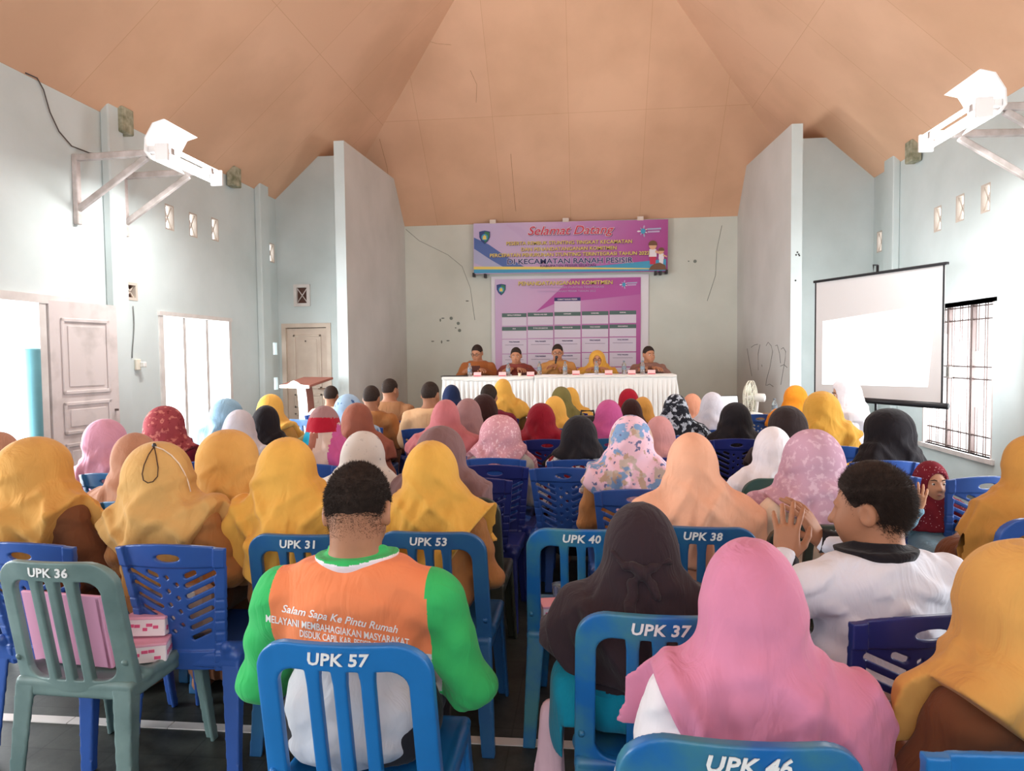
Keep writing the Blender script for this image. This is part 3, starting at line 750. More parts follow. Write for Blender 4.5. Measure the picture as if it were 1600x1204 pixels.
letters(b2, 'PERCEPATAN PENURUNAN STUNTING TERINTEGRASI', .05, PX(886), PY(450), -.022, M_lav, sx=1.1)
letters(b2, 'KECAMATAN RANAH PESISIR TAHUN 2022', .05, PX(886), PY(456), -.022, M_lav, sx=1.1)
shield(b2, PX(783), PY(452), .17, -.021); splash(b2, PX(975), PY(447), .12, -.021)
cols = [(784, 823), (825, 865), (867, 908), (910, 951), (953, 994)]
def cell(x0, x1, y0, y1, m, y=-.020): return flat('box', [(PX(x0), PY(y1)), (PX(x1), PY(y1)), (PX(x1), PY(y0)), (PX(x0), PY(y0))], y, m, b2)
cell(867, 908, 471, 491, M_box); cell(867, 908, 465.5, 471, M_navy, -.021); letters(b2, 'CAMAT RANAH PESISIR', .034, PX(887.5), PY(468.5), -.0235, M_pw, offset=.001)
h1 = ['KEPALA PUSKESMAS', 'TENAGA AHLI GIZI', 'KAPOLSEK', 'DANRAMIL', 'KORWIL']
h2 = ['KUA', 'TP PKK KECAMATAN', 'PENYULUH KB', 'WALI NAGARI', 'PENDAMPING']
for i, (x0, x1) in enumerate(cols):
    k = -.6 * i
    cell(x0, x1, 489 + k, 495 + k, M_head, -.021); cell(x0, x1, 495 + k, 508 + k, M_box); cell(x0, x1, 510 + k, 516 + k, M_head, -.021); cell(x0, x1, 516 + k, 528.5 + k, M_box)
    letters(b2, h1[i], .028, PX((x0 + x1) / 2), PY(492 + k), -.0235, M_pw, offset=.001); letters(b2, h2[i], .028, PX((x0 + x1) / 2), PY(513 + k), -.0235, M_pw, offset=.001)
    for y0 in (530, 553, 576):
        y1 = min(y0 + 21.5, 584)
        cell(x0, x1, y0 + k, y1 + k, M_box)
        if y0 < 570:
            letters(b2, 'WALI NAGARI', .030, PX((x0 + x1) / 2), PY(y0 + 3.5 + k), -.0235, M_navy, offset=.001)
            cell(x0 + 5, x1 - 5, y0 + 8 + k, y0 + 8.6 + k, M_line, -.0225)

# graffiti scrawl on the right stage partition
M_ink = mat('black_marker', (62, 64, 62), .7)
strokes = [((75, 997), (82, 1040), (95, 1115)), ((92, 992), (106, 982), (120, 979)), ((130, 980), (122, 1020), (123, 1090)), ((156, 985), (165, 970), (178, 985), (184, 1010), (172, 1080), (158, 1130), (155, 1155)), ((158, 1155), (172, 1149), (187, 1160)),
           ((196, 985), (204, 982), (214, 1020), (218, 1060)), ((220, 1000), (230, 993), (240, 1010), (238, 1040), (226, 1110), (219, 1152)), ((218, 1072), (232, 1066), (246, 1078)), ((137, 1066), (139, 1074))]
for n, st in enumerate(strokes):
    P = [at(1140 + a / 2.737, 180 + b / 2.737, X=2.664) for a, b in st]
    tag(MB().tube(P, .0035, 5).build('trim_scrawl_%d' % (n + 1), M_ink), kind='structure')
for n, (px, py) in enumerate(((1246, 394), (1248, 397), (1244, 398), (1249, 399), (1243, 438))):
    tag(MB().ball(at(px, py, Y=YP - .001), (.012, .003, .012), 8, 6).build('trim_chip_%d' % (n + 1), M_ink), kind='structure')
for n, (px, py) in enumerate(((688, 500), (692, 497), (705, 497), (712, 512), (716, 505), (676, 533), (690, 534), (700, 532), (718, 516), (1076, 408), (1086, 408), (730, 470))):
    tag(MB().ball(at(px, py, Y=YB - .001), (.03 if n % 3 else .015, .003, .012 if n % 2 else .03), 8, 6).build('trim_scuff_%d' % (n + 1), mat('scuff_mark', (128, 136, 128), .8)), kind='structure')

# ================================================================== PROJECTION SCREEN
TLs, TRs = at(1274, 437, Y=8.9), at(1477, 417, Y=7.3); zb = at(1472, 634, Y=7.3)[2]; zt = (TLs[2] + TRs[2]) / 2
sx_ = Vector((TRs[0] - TLs[0], TRs[1] - TLs[1], 0)); WS = sx_.length; sx_.normalize()
sc_o = empty('projection_screen', ((TLs[0] + TRs[0]) / 2, (TLs[1] + TRs[1]) / 2, 0), math.atan2(sx_.y, sx_.x)); tag(sc_o, 'white projection screen on a tripod with a bright slanted projected picture', 'projection screen')
M_blk = mat('black_metal', (34, 34, 38), .4)
MB().box((-WS / 2, -.003, zb), (WS / 2, .003, zt)).build('fabric', mat('screen_cloth', (226, 224, 224), .7), sc_o)
MB().box((-WS / 2 - .02, -.02, zt - .01), (WS / 2 + .03, .02, zt + .02), None, .006).build('top_rail', M_blk, sc_o)
MB().tube([(-WS / 2 - .03, 0, zb), (WS / 2 + .05, 0, zb)], .032, 12).build('roller_case', M_blk, sc_o)
MB().box((-WS / 2, -.005, zb), (-WS / 2 + .022, -.0035, zt)).box((WS / 2 - .022, -.005, zb), (WS / 2, -.0035, zt)).build('border', M_blk, sc_o)
MB().tube([(0, .06, .12), (0, .06, zt + .10)], .014, 8).build('pole', M_blk, sc_o)
MB().tube([(0, .06, zt + .1), (0, 0, zt + .1), (0, 0, zt + .02)], .01, 6).build('hanger_hook', M_blk, sc_o)
for k in range(3):
    a = PI / 2 + k * 2 * PI / 3
    MB().tube([(0, .06, .55), (.45 * math.cos(a), .06 + .45 * math.sin(a), .01)], .011, 8).build('leg', M_blk, sc_o)
inv = Matrix(Matrix.LocRotScale(sc_o.location, sc_o.rotation_euler, None)).inverted()
nrm = Vector((-sx_.y, sx_.x, 0)); org = Vector(sc_o.location)
def onscreen(px, py):
    r = Vector(CM @ np.array([(px - 800) / F, (602 - py) / F, -1.0])); c = Vector((0, 0, EYE)); t = (org - c).dot(nrm) / r.dot(nrm)
    p = inv @ (c + r * t); return p.x, p.z
flat('projected_picture', [onscreen(*p) for p in ((1285, 600), (1450, 604.5), (1463, 474), (1286, 502))], -.006, mat('projected_light', (255, 255, 255), .6, emit=1.1), sc_o)
flat('projected_mark', [onscreen(*p) for p in ((1315, 552), (1330, 556), (1352, 570), (1395, 545), (1360, 562), (1350, 564), (1336, 553))], -.009, mat('projected_grey', (222, 220, 220), .6, emit=.55), sc_o)

# ================================================================== CHAIRS
def rail2d(x, v, hx, hv, cv, r):
    qx = np.abs(x) - (hx - r); qv = np.abs(v - cv) - (hv - r)
    return np.sqrt(np.maximum(qx, 0) ** 2 + np.maximum(qv, 0) ** 2) + np.minimum(np.maximum(qx, qv), 0) - r
def plate(d2, w_, r=.004):
    return np.sqrt(np.maximum(d2 + r, 0) ** 2 + np.maximum(w_ + r, 0) ** 2) + np.minimum(np.maximum(d2 + r, w_ + r), 0) - r
BACK_Y, BACK_Z, RAKE = -.205, .415, .19
def back_to_chair(V):
    V = np.array(V); out = V.copy()
    out[:, 1] = BACK_Y - V[:, 2] * RAKE + V[:, 1]; out[:, 2] = BACK_Z + V[:, 2] * .985
    return out
def backA(x, d, v):
    hw = .216 - .010 * v / .45
    xs = x * (.2 / hw)
    d2 = rail2d(xs, v, .2, .26, .19, .085)
    inner = rail2d(xs, v, .149, .178, .205, .045)
    sl = np.minimum(np.minimum(np.abs(x + .064), np.abs(x)), np.abs(x - .064)) - .0155 - .004 * sst(.34, .40, v)
    d2 = np.maximum(d2, np.minimum(-inner, sl) if False else -np.maximum(inner, -sl))
    d2 = np.maximum(d2, -v - .02)
    w_ = np.abs(d - .03 * (x / .2) ** 2) - (.013 + .004 * sst(.15, .2, np.abs(x)))
    return plate(d2, w_)
def backB(x, d, v):
    hw = .158 + .046 * v / .44
    d2 = np.maximum(np.abs(x) - hw, v - (.445 - .02 * (x / .2) ** 2))
    d2 = np.maximum(d2, -v - .05)
    hole = np.full(np.broadcast(x, v).shape, 9.0, np.float32)
    for i in range(6):
        vt = .335 - i * .046; xo = .158 - i * .010; xi = .052
        for s in (1, -1):
            if i == 0 and False: continue
            a = (s * xo, vt); b = (s * xi, vt - (xo - xi) * .48)
            pa, pv = x - a[0], v - a[1]; dx, dv = b[0] - a[0], b[1] - a[1]; L = dx * dx + dv * dv
            h = np.clip((pa * dx + pv * dv) / L, 0, 1)
            hole = np.minimum(hole, np.sqrt((pa - dx * h) ** 2 + (pv - dv * h) ** 2) - .0085)
    for s in (1, -1):       # the short top pair
        a = (s * .085, .335); b = (s * .055, .322)
        pa, pv = x - a[0], v - a[1]; dx, dv = b[0] - a[0], b[1] - a[1]; h = np.clip((pa * dx + pv * dv) / (dx * dx + dv * dv), 0, 1)
        hole = np.minimum(hole, np.sqrt((pa - dx * h) ** 2 + (pv - dv * h) ** 2) - .009)
    for k in range(9):
        cx = .017 if k % 2 else -.017; cv = .315 - k * .0265
        a, b = (x - cx) * .85 + (v - cv) * .53, (v - cv) * .85 - (x - cx) * .53
        hole = np.minimum(hole, np.maximum(np.abs(a), np.abs(b)) - .0075)
    hole = np.minimum(hole, (np.sqrt((x / .046) ** 2 + ((v - .392) / .0155) ** 2) - 1) * .0155)
    d2 = np.maximum(d2, -hole)
    edge = sst(hw - .040, hw - .032, np.abs(x))
    rail = sst(.352, .358, v) + sst(.03, .024, v)
    dc = .035 * (x / .2) ** 2 - .010 * edge - .006 * np.minimum(rail, 1)
    rib = .0025 * edge * (np.abs(np.sin(v * 75)) > .93) * (v < .25)
    w_ = np.abs(d - dc) - (.0065 + .004 * edge + .002 * np.minimum(rail, 1) - rib)
    return plate(d2, w_, .0025)
def seat_sdf(x, y, z, wing):
    dish = .012 * (1 - np.minimum((x / .2) ** 2 + (y / .2) ** 2, 1))
    top = rbox(x, y, z + dish, (0, 0, .424), (.212, .212, .013), .012)
    ap = np.maximum(rbox(x, y, z, (0, 0, .405), (.214, .214, .03), .014), -rbox(x, y, z, (0, 0, .40), (.198, .198, .05), .01))
    d = smin(top, ap, .012)
    if wing:
        for s in (1, -1):
            d = smin(d, cap(x, y, z, (s * .194, -.214, .51), (s * .206, -.12, .438), .010, .011), .03)
            d = smin(d, cap(x, y, z, (s * .206, -.12, .438), (s * .207, .15, .428), .011, .008), .02)
    else:
        for s in (1, -1): d = smin(d, cap(x, y, z, (s * .165, -.21, .46), (s * .2, -.12, .43), .02, .012), .03)
    return d
def leg_sdf(x, y, z, p, q, top, bot):
    t = np.clip((p[2] - z) / (p[2] - q[2]), 0, 1)
    cx, cy = p[0] + (q[0] - p[0]) * t, p[1] + (q[1] - p[1]) * t
    hx, hy = top[0] + (bot[0] - top[0]) * t, top[1] + (bot[1] - top[1]) * t
    sx, sy = (1 if p[0] > 0 else -1), (1 if p[1] > 0 else -1)
    d = np.maximum(np.abs(x - cx) - hx, np.abs(y - cy) - hy)
    hol = np.maximum((x - cx) * sx - hx + .014, (y - cy) * sy - hy + .012)      # L section, open to the inside
    d = np.maximum(d, -np.maximum(hol, z - .37))
    return np.maximum(d, np.maximum(z - p[2], q[2] - z))
CH = {}
def back_mesh(fn, nm, h=.0045):
    V, Q = snets(fn, axis(-.235, .235, h), axis(-.04, .075, h * .8), axis(-.07, .47, h))
    return mesh_np(nm, back_to_chair(V), Q, True)
CH['A'] = {'backrest': back_mesh(backA, 'backrest_slats'), 'seat': sdf_mesh('seat', lambda x, y, z: seat_sdf(x, y, z, True), (-.26, -.26, .36), (.26, .24, .56), .0065)}
CH['B'] = {'backrest': back_mesh(backB, 'backrest_lattice', .0038), 'seat': sdf_mesh('seat', lambda x, y, z: seat_sdf(x, y, z, False), (-.25, -.26, .36), (.25, .24, .50), .0065)}
for ty in 'AB':
    CH[ty]['legs'] = []
    for sx in (-1, 1):
        for sy in (-1, 1):
            p = (sx * .178, sy * .178 - (.01 if sy < 0 else 0), .425); q = (sx * (.205 if ty == 'A' else .198), sy * .235, 0)
            top, bot = ((.034, .026), (.024, .018)) if ty == 'A' else ((.034, .022), (.022, .016))
            lo = (min(p[0], q[0]) - .05, min(p[1], q[1]) - .05, -.012); hi = (max(p[0], q[0]) + .05, max(p[1], q[1]) + .05, .44)
            CH[ty]['legs'].append(sdf_mesh('leg', lambda x, y, z, p=p, q=q: leg_sdf(x, y, z, p, q, top, bot), lo, hi, .0048))
def plastic(name, rgb, rgb2=None, rough=.36):
    return mat('plastic_' + name, rgb, rough, rgb2=rgb2, vscale=7, detail=6, spec=.5, contrast=(.4, .7), var=0 if rgb2 else .05)
PL = {'blue': plastic('blue', (46, 84, 158)), 'sky': plastic('sky_blue', (30, 114, 184)), 'navy': plastic('navy', (36, 46, 116)), 'teal': plastic('faded_teal', (44, 104, 150), (38, 84, 130)),
      'worn': plastic('worn_blue', (24, 100, 170), (66, 128, 140)), 'pale': plastic('pale_blue', (120, 160, 206), (70, 120, 190)), 'grey': plastic('grey_green', (112, 136, 134), (88, 112, 112), .42),
      'green': plastic('dark_green', (40, 84, 82), (52, 80, 70)), 'olive': plastic('dark_olive', (62, 66, 56), (54, 58, 50)), 'steel': plastic('steel_blue', (34, 86, 140), (44, 98, 140))}
M_mark = mat('white_marker_paint', (235, 236, 236), .6)
def setmat(o, m):
    o.material_slots[0].link = 'OBJECT'; o.material_slots[0].material = m
for ty in 'AB':
    for me in [CH[ty]['backrest'], CH[ty]['seat']] + CH[ty]['legs']: me.materials.append(PL['blue'])
def chair(ty, colour, loc, rz, label, text=None, group=None, tilt=0):
    o = empty('plastic_chair', loc, rz); tag(o, label, 'chair', group)
    if tilt: o.rotation_euler[1] = tilt
    m = PL[colour]
    for nm in ('backrest', 'seat'):
        c = obj(nm, CH[ty][nm], o); setmat(c, m)
    for me in CH[ty]['legs']:
        c = obj('leg', me, o); setmat(c, m)
    if text:
        me = text_mesh(text, .043, offset=.0011, shear=.15, extrude=.0012, sx=1.0, spacing=1.05, res=2)
        me.transform(UPRIGHT)
        V = np.array([v.co for v in me.vertices]); V[:, 2] += .415; V[:, 1] += -.0165 + .03 * (V[:, 0] / .2) ** 2
        V = back_to_chair(V)
        for i, v in enumerate(me.vertices): v.co = V[i]
        me.materials.append(M_mark); me.update(); obj('lettering', me, o)
    return o
TOPZ = .851
def chair_at(px, py, rz=0.0, top=TOPZ):
    P = at(px, py, Z=top); yb = BACK_Y - .44 * RAKE
    return (P[0] + math.sin(rz) * yb, P[1] - math.cos(rz) * yb, 0)
R_ = math.radians
CHAIRS = {}
def fixed(key, ty, colour, px, py, label, rot=0, text=None, tilt=0):
    CHAIRS[key] = chair(ty, colour, chair_at(px, py, R_(rot)), R_(rot), label, text, tilt=tilt)
fixed('u57', 'A', 'sky', 527, 1010, 'bright blue slatted plastic chair painted UPK 57 behind the orange polo shirt', 0, 'UPK 57')
fixed('u46', 'A', 'worn', 1139, 1166, 'worn blue slatted plastic chair painted UPK 46 at the bottom edge', 3, 'UPK 46', tilt=.035)
fixed('u37', 'A', 'worn', 1030, 966, 'worn blue slatted plastic chair painted UPK 37 behind the black shawl', -2, 'UPK 37')
fixed('u40', 'A', 'worn', 908, 830, 'empty pale-worn slatted plastic chair painted UPK 40 holding a snack box', -2, 'UPK 40')
fixed('u38', 'A', 'steel', 1097, 826, 'slatted blue plastic chair painted UPK 38 behind the peach hijab', -3, 'UPK 38')
fixed('u31', 'A', 'steel', 466, 838, 'dark blue slatted plastic chair painted UPK 31 behind a bright yellow hijab', 0, 'UPK 31')
fixed('u53', 'A', 'steel', 669, 834, 'dark blue slatted plastic chair painted UPK 53 behind a golden hijab', 0, 'UPK 53')
fixed('u36', 'A', 'grey', 76, 881, 'faded grey-green slatted plastic chair painted UPK 36 holding a pink board and boxes', -2, 'UPK 36')
fixed('ubr', 'A', 'olive', 1294, 822, 'dark olive slatted plastic chair behind the mauve lace hijab', 3, 'UPK')
fixed('ugr', 'A', 'olive', 709, 779, 'dark green arched plastic chair behind the taupe hijab', 0)
fixed('ug2', 'A', 'green', 1228, 749, 'dark green arched plastic chair behind the long white hijab', 8)
fixed('urt', 'A', 'blue', 1655, 812, 'blue arched plastic chair cut off at the right edge behind the ochre hijab', 8)
fixed('l1', 'B', 'blue', 260, 850, 'royal blue lattice-back chair in full view behind the hijab with a cord loop', 0)
fixed('l2', 'B', 'blue', 30, 847, 'royal blue lattice-back chair at the left edge behind the grey-green chair', -3)
fixed('l3', 'B', 'teal', 207, 783, 'teal-topped lattice-back chair behind the tan-brown hijab', -4)
fixed('l4', 'B', 'teal', 167, 739, 'teal-topped lattice-back chair behind the plain pink hijab', -6)
fixed('l5', 'B', 'teal', 346, 795, 'faded teal lattice-back chair between two mustard hijabs', -6)
fixed('l6', 'B', 'navy', 773, 726, 'empty navy lattice-back chair, rear one of the nested pair', -2)
fixed('l7', 'B', 'navy', 741, 746, 'empty navy lattice-back chair, front one of the nested pair beside the taupe hijab', -2)
fixed('l8', 'B', 'blue', 880, 730, 'empty blue lattice-back chair behind the red and white patterned blouse', -4)
fixed('l9', 'B', 'blue', 994, 764, 'blue lattice-back chair behind the floral pink hijab', 2)
fixed('l10', 'B', 'navy', 1151, 685, 'navy lattice-back chair between the peach and the white hijab', 0)
fixed('l11', 'B', 'navy', 855, 686, 'navy lattice-back chair behind the dark red hijab', 0)
fixed('l12', 'B', 'blue', 1385, 719, 'blue lattice-back chair behind the big black hijab by the window', 4)
fixed('l13', 'B', 'blue', 1381, 742, 'blue lattice-back chair beside the little girl, partly behind the man in white', 4)
fixed('l14', 'B', 'blue', 1543, 744, 'blue lattice-back chair with bright slots right of the little girl', 10)
fixed('l15', 'B', 'navy', 1458, 960, 'dark navy lattice-back chair behind the man in white', 13)
fixed('l16', 'B', 'sky', 1655, 1176, 'bright blue plastic chair corner at the bottom right edge', 4)
fixed('l17', 'B', 'blue', 1188, 647, 'blue lattice-back chair in front of the white desk fan', -6)
fixed('u9', 'A', 'pale', 470, 656, 'pale striped slatted plastic chair beside the lectern', -12)

# ================================================================== PEOPLE
rng = random.Random(7)
SKIN = mat('skin_brown', (166, 116, 88), .55, var=.05, vscale=20, spec=.3)
SKIN_L = mat('skin_light_brown', (196, 148, 118), .5, var=.04, vscale=20, spec=.3)
HAIR = mat('black_hair', (50, 39, 34), .75, var=.25, vscale=60, spec=.2)
EYE_W = mat('eye_white', (230, 226, 220), .3); EYE_D = mat('eye_dark', (30, 20, 16), .2)
LIPS = mat('lips', (160, 92, 84), .5)
WHITE_PLAS = mat('white_plastic', (232, 232, 228), .4)

def hand_sdf(x, y, z, curl=.5, spread=.16):
    """right hand, wrist at origin, fingers along +Y, thumb on -X, back of the hand +Z"""
    d = cap(x, y, z, (0, -.045, 0), (0, .01, 0), .024, .025)
    d = smin(d, ell(x, y, z, (.0, .048, 0), (.040, .055, .017)), .02)
    fx = [(-.030, .094, .078), (-.010, .100, .088), (.011, .097, .081), (.030, .088, .062)]
    for i, (bx, by, L) in enumerate(fx):
        a = (i - 1.4) * spread * -1
        p = np.array([bx, by, .002]); ang = -.15
        kn = smin(cap(x, y, z, (bx * .6, .03, 0), tuple(p), .012, .0098), np.float32(9), .001)
        d = smin(d, kn, .012)
        for j, (f_, r0, r1) in enumerate(((.46, .0098, .0088), (.31, .0088, .008), (.23, .008, .0068))):
            ang -= curl * (.55, .8, .55)[j]
            dr = np.array([math.sin(-a) * math.cos(ang), math.cos(a) * math.cos(ang), math.sin(ang)])
            q = p + dr * L * f_
            d = smin(d, cap(x, y, z, tuple(p), tuple(q), r0, r1), .004) if j else np.minimum(d, cap(x, y, z, tuple(p), tuple(q), r0, r1))
            p = q
    p = np.array([-.022, .012, -.004])
    for j, (dx, dy, dz, L, r0, r1) in enumerate(((-.62, .72, -.30, .045, .0145, .0115), (-.35, .86, -.36, .034, .0115, .0098), (-.12, .93, -.36 - .3 * curl, .028, .0098, .0075))):
        n_ = math.sqrt(dx * dx + dy * dy + dz * dz); q = p + np.array([dx, dy, dz]) / n_ * L
        d = smin(d, cap(x, y, z, tuple(p), tuple(q), r0, r1), .01 if j == 0 else .004); p = q
    return d
_hands = {}
def hand_mesh(curl, h=.0042):
    k = (round(curl, 2), h)
    if k not in _hands:
        V, Q = snets(lambda x, y, z: hand_sdf(x, y, z, curl), axis(-.10, .075, h), axis(-.08, .20, h), axis(-.13, .05, h))
        R = mesh_np('hand', V, Q, True, (SKIN,))
        V2 = V.copy(); V2[:, 0] *= -1
        _hands[k] = (mesh_np('hand', V2, Q[:, ::-1].copy(), True, (SKIN,)), R)
    return _hands[k]
def put_hand(parent, side, W, dirv, upv, skin, curl=.5, scale=1.0, h=.0042):
    y = Vector(dirv).normalized(); z = Vector(upv); z = (z - y * z.dot(y)).normalized(); x = y.cross(z)
    M = Matrix((x, y, z)).transposed().to_4x4() @ Matrix.Diagonal((scale, scale, scale, 1)); M.translation = Vector(W)
    o = obj('hand', hand_mesh(curl, h)[0 if side < 0 else 1], parent); o.matrix_local = M
    setmat(o, skin)
    return o

def rotm(yaw, pitch, roll=0.0):
    return np.array((Matrix.Rotation(yaw, 3, 'Z') @ Matrix.Rotation(-pitch, 3, 'X') @ Matrix.Rotation(roll, 3, 'Y')))

def person(x, y, D, w, label, hij=None, shirt=None, low=None, chair_=None, rot=0.0, male=False, skin=None, base=0.0, lean=.05, yaw=0.0, pitch=.1, roll=0.0,
           hb=.17, ha=.55, asym=0.0, hx=0.0, amp=1.0, b=None, face=False, arms=None, group=None, seed=None, sc=1.0, cover=None, hv=None, nofold=False, hair_z=0.0, lowz=.07, handcurl=.5, hands=None, tail=0.0, trousers=None, shoulders=None, legs=True, puff=1.0, fwd=0.0, panel=None, collar=None, wr=1.0, shift=.16, hline=0.0, nk=0.0, hpanel=None):
    skin = skin or SKIN
    rot_ = R_(rot); Ht = at(x, y, Y=D)
    seed = seed if seed is not None else int(x * 7 + y * 13)
    rd = random.Random(seed)
    cz, sz_ = math.cos(rot_), math.sin(rot_)
    if chair_ in CHAIRS:
        c = CHAIRS[chair_]; rc = c.rotation_euler[2]
        org = np.array([c.location[0] + math.sin(rc) * .005, c.location[1] - math.cos(rc) * .005, base])
        D = org[1] + cz * (.06 if not male else .08) + fwd; Ht = at(x, y, Y=D)
        want = Ht[0] + sz_ * .09
        org[0] += max(-shift, min(shift, want - org[0]))
        dl = Ht - org; hl = np.array([dl[0] * cz + dl[1] * sz_, -dl[0] * sz_ + dl[1] * cz, dl[2]]) / sc
    else:
        zt = (Ht[2] - base) / sc
        hy = .03 + math.sin(lean) * (zt - .5)
        org = np.array([Ht[0] + sz_ * hy * sc, Ht[1] - cz * hy * sc, base]); hl = np.array([0, hy, zt])
    P0 = np.array([0, 0, .50])
    v = hl - P0; L = float(np.linalg.norm(v)); T = L + .06
    lean_a = math.atan2(v[1] - .03, v[2]); side_a = math.atan2(v[0], v[2])
    lean_a = max(-.25, min(.75, lean_a)); side_a = max(-.4, min(.4, side_a))
    RT = np.array(Matrix.Rotation(side_a, 3, 'Y') @ Matrix.Rotation(-lean_a, 3, 'X'))       # torso space -> local
    RTi = RT.T.astype(np.float32)
    def tor(X, Y, Z):
        a, b_, c_ = X - 0, Y - 0, Z - .50
        return (RTi[0, 0] * a + RTi[0, 1] * b_ + RTi[0, 2] * c_, RTi[1, 0] * a + RTi[1, 1] * b_ + RTi[1, 2] * c_, RTi[2, 0] * a + RTi[2, 1] * b_ + RTi[2, 2] * c_ + .50)
    def to_local(p): return RT @ (np.array(p) - P0) + P0
    def to_tor(p): return RT.T @ (np.array(p) - P0) + P0
    T = max(.56, T)
    hs = (.235 if male else .225)
    if b is None: b = (1.1 if male else 1.0) * min(1.08, max(.9, (T / .74) ** .5))
    chin = .44 + T - hs
    zs = chin - .05
    sw = (shoulders or (.43 if male else .375)) * b ** .5
    HC = np.array([0, .025, .44 + T - .112])                     # head centre, torso space
    RH = rotm(R_(yaw), pitch - lean_a * .6, roll); RHi = RH.T.astype(np.float32)
    def hd(X, Y, Z):
        a, b_, c_ = X - HC[0], Y - HC[1], Z - HC[2]
        return (RHi[0, 0] * a + RHi[0, 1] * b_ + RHi[0, 2] * c_, RHi[1, 0] * a + RHi[1, 1] * b_ + RHi[1, 2] * c_, RHi[2, 0] * a + RHi[2, 1] * b_ + RHi[2, 2] * c_)
    Tm = zs - .44
    def torso(X, Y, Z, o=0.0):
        d = ell(X, Y, Z, (0, .0, .545), (.158 * b + o, .13 * b + o, .125 + o))
        d = smin(d, ell(X, Y, Z, (0, .025, .44 + .45 * Tm), (.148 * b + o, .118 * b + o, .42 * Tm + o)), .07)
        d = smin(d, ell(X, Y, Z, (0, .008, .44 + .78 * Tm), (.155 * b + o, .108 * b + o, .36 * Tm + o)), .06)
        sx_a = np.abs(X)
        d = smin(d, cap(sx_a, Y, Z, (.02, -.012, zs - .018), (sw / 2 - .055, -.005, zs - .052), .062 + o, .052 + o), .06)
        return d
    # arms: shoulder, elbow, wrist (torso space)
    if arms is None:
        el_z = zs - .27; A_ = [((s * (sw / 2 - .028), -.005, zs - .058), (s * (sw / 2 + .035), .05, el_z), (s * .12, .27, max(.60, el_z - .02))) for s in (-1, 1)]
    else: A_ = [((s * (sw / 2 - .028), -.005, zs - .058), tuple(to_tor(e_)), tuple(to_tor(w_))) for s, (e_, w_) in zip((-1, 1), arms)]
    def armf(X, Y, Z, o=0.0, wristcut=0.0, k=1.0):
        d = None
        for S, E_, W_ in A_:
            u = cap(X, Y, Z, S, E_, .052 * k + o, .041 * k + o); f_ = cap(X, Y, Z, E_, tuple(np.array(E_) + (np.array(W_) - np.array(E_)) * (1 - wristcut)), .041 * k + o, .027 * k + o * .8)
            q = smin(u, f_, .03); d = q if d is None else np.minimum(d, q)
        return d
    def uarm(X, Y, Z, o=0.0):
        d = None
        for S, E_, W_ in A_:
            q = cap(X, Y, Z, S, E_, .055 + o, .044 + o); d = q if d is None else np.minimum(d, q)
        return d
    HIPX, KN = .085 * b, .105
    def legs_(X, Y, Z, o=0.0):
        d = None
        for s in (-1, 1):
            q = smin(cap(X, Y, Z, (s * HIPX, .02, .525), (s * KN, .40, .505), .078 * b + o, .06 + o), cap(X, Y, Z, (s * KN, .40, .50), (s * KN, .36, .085), .055 + o, .036 + o), .03)
            d = q if d is None else np.minimum(d, q)
        return d
    def foot(X, Y, Z, s): return smin(cap(X, Y, Z, (s * KN, .345, .04), (s * (KN + .015), .49, .03), .036, .03), cap(X, Y, Z, (s * KN, .36, .12), (s * KN, .355, .06), .036, .034), .03)
    def head(X, Y, Z):
        x_, y_, z_ = hd(X, Y, Z)
        d = ell(x_, y_, z_, (0, -.012, .012), (.077, .096, .097))
        d = smin(d, ell(x_, y_, z_, (0, .028, -.045), (.062, .066, .082)), .04)
        d = smin(d, ell(x_, y_, z_, (0, .046, -.092), (.038, .040, .030)), .035)
        if face or male:
            ax = np.abs(x_)
            d = smax(d, -ell(ax, y_, z_, (.031, .105, -.010), (.017, .018, .012)), .016)
            d = smin(d, cap(x_, y_, z_, (0, .092, -.008), (0, .112, -.042), .008, .0125), .014)
            d = smin(d, ell(ax, y_, z_, (.011, .098, -.044), (.009, .010, .008)), .008)
            d = smin(d, cap(ax, y_, z_, (.014, .090, .010), (.046, .078, .006), .007, .006), .012)
            d = smin(d, ell(x_, y_, z_, (0, .089, -.074), (.022, .010, .006)), .008)
            d = smin(d, ell(x_, y_, z_, (0, .088, -.083), (.019, .010, .006)), .006)
            d = smin(d, ell(ax, y_, z_, (.034, .062, -.05), (.024, .03, .03)), .03)
            e_ = ell(ax, y_, z_, (.083, -.010, -.020), (.012, .023, .035))
            e_ = smax(e_, -ell(ax, y_, z_, (.090, -.002, -.016), (.007, .012, .020)), .006)
            d = smin(d, e_, .008)
        return d
    def seatcut(d, X, Y, Z):
        """what presses on the chair seat and its back is flat there"""
        return np.maximum(d, np.where(Y < .30, .457 - Z, -1.0)) if base == 0 or True else d
    def neck(X, Y, Z, o=0.0):
        q = to_n
        return cap(X, Y, Z, (0, -.012, zs - .02), q, (.060 if male else .05) + nk + o, (.060 if male else .05) + nk + o)
    to_n = tuple(HC + RH @ np.array([0, -.025, -.045]))
    def body(X, Y, Z):
        x_, y_, z_ = tor(X, Y, Z)
        d = torso(x_, y_, z_, -.006)
        d = smin(d, armf(x_, y_, z_), .03)
        d = smin(d, neck(x_, y_, z_), .035)
        d = smin(d, head(x_, y_, z_), .02)
        if legs:
            g = legs_(X, Y, Z)
            for s in (-1, 1): g = smin(g, foot(X, Y, Z, s), .02)
            d = smin(d, g, .05)
        return seatcut(d, X, Y, Z)
    hv = hv or min(.019, max(.0062, .0027 * D * max(sc, .7)))
    hc = to_local(HC); top = hc[2] + .13
    ym, yM = min(-.24, hc[1] - .17), max(.62 if legs else .36, hc[1] + .16)
    xr = max(.36, max(abs(p[0]) for S, E_, W_ in A_ for p in (to_local(E_), to_local(W_))) + .09)
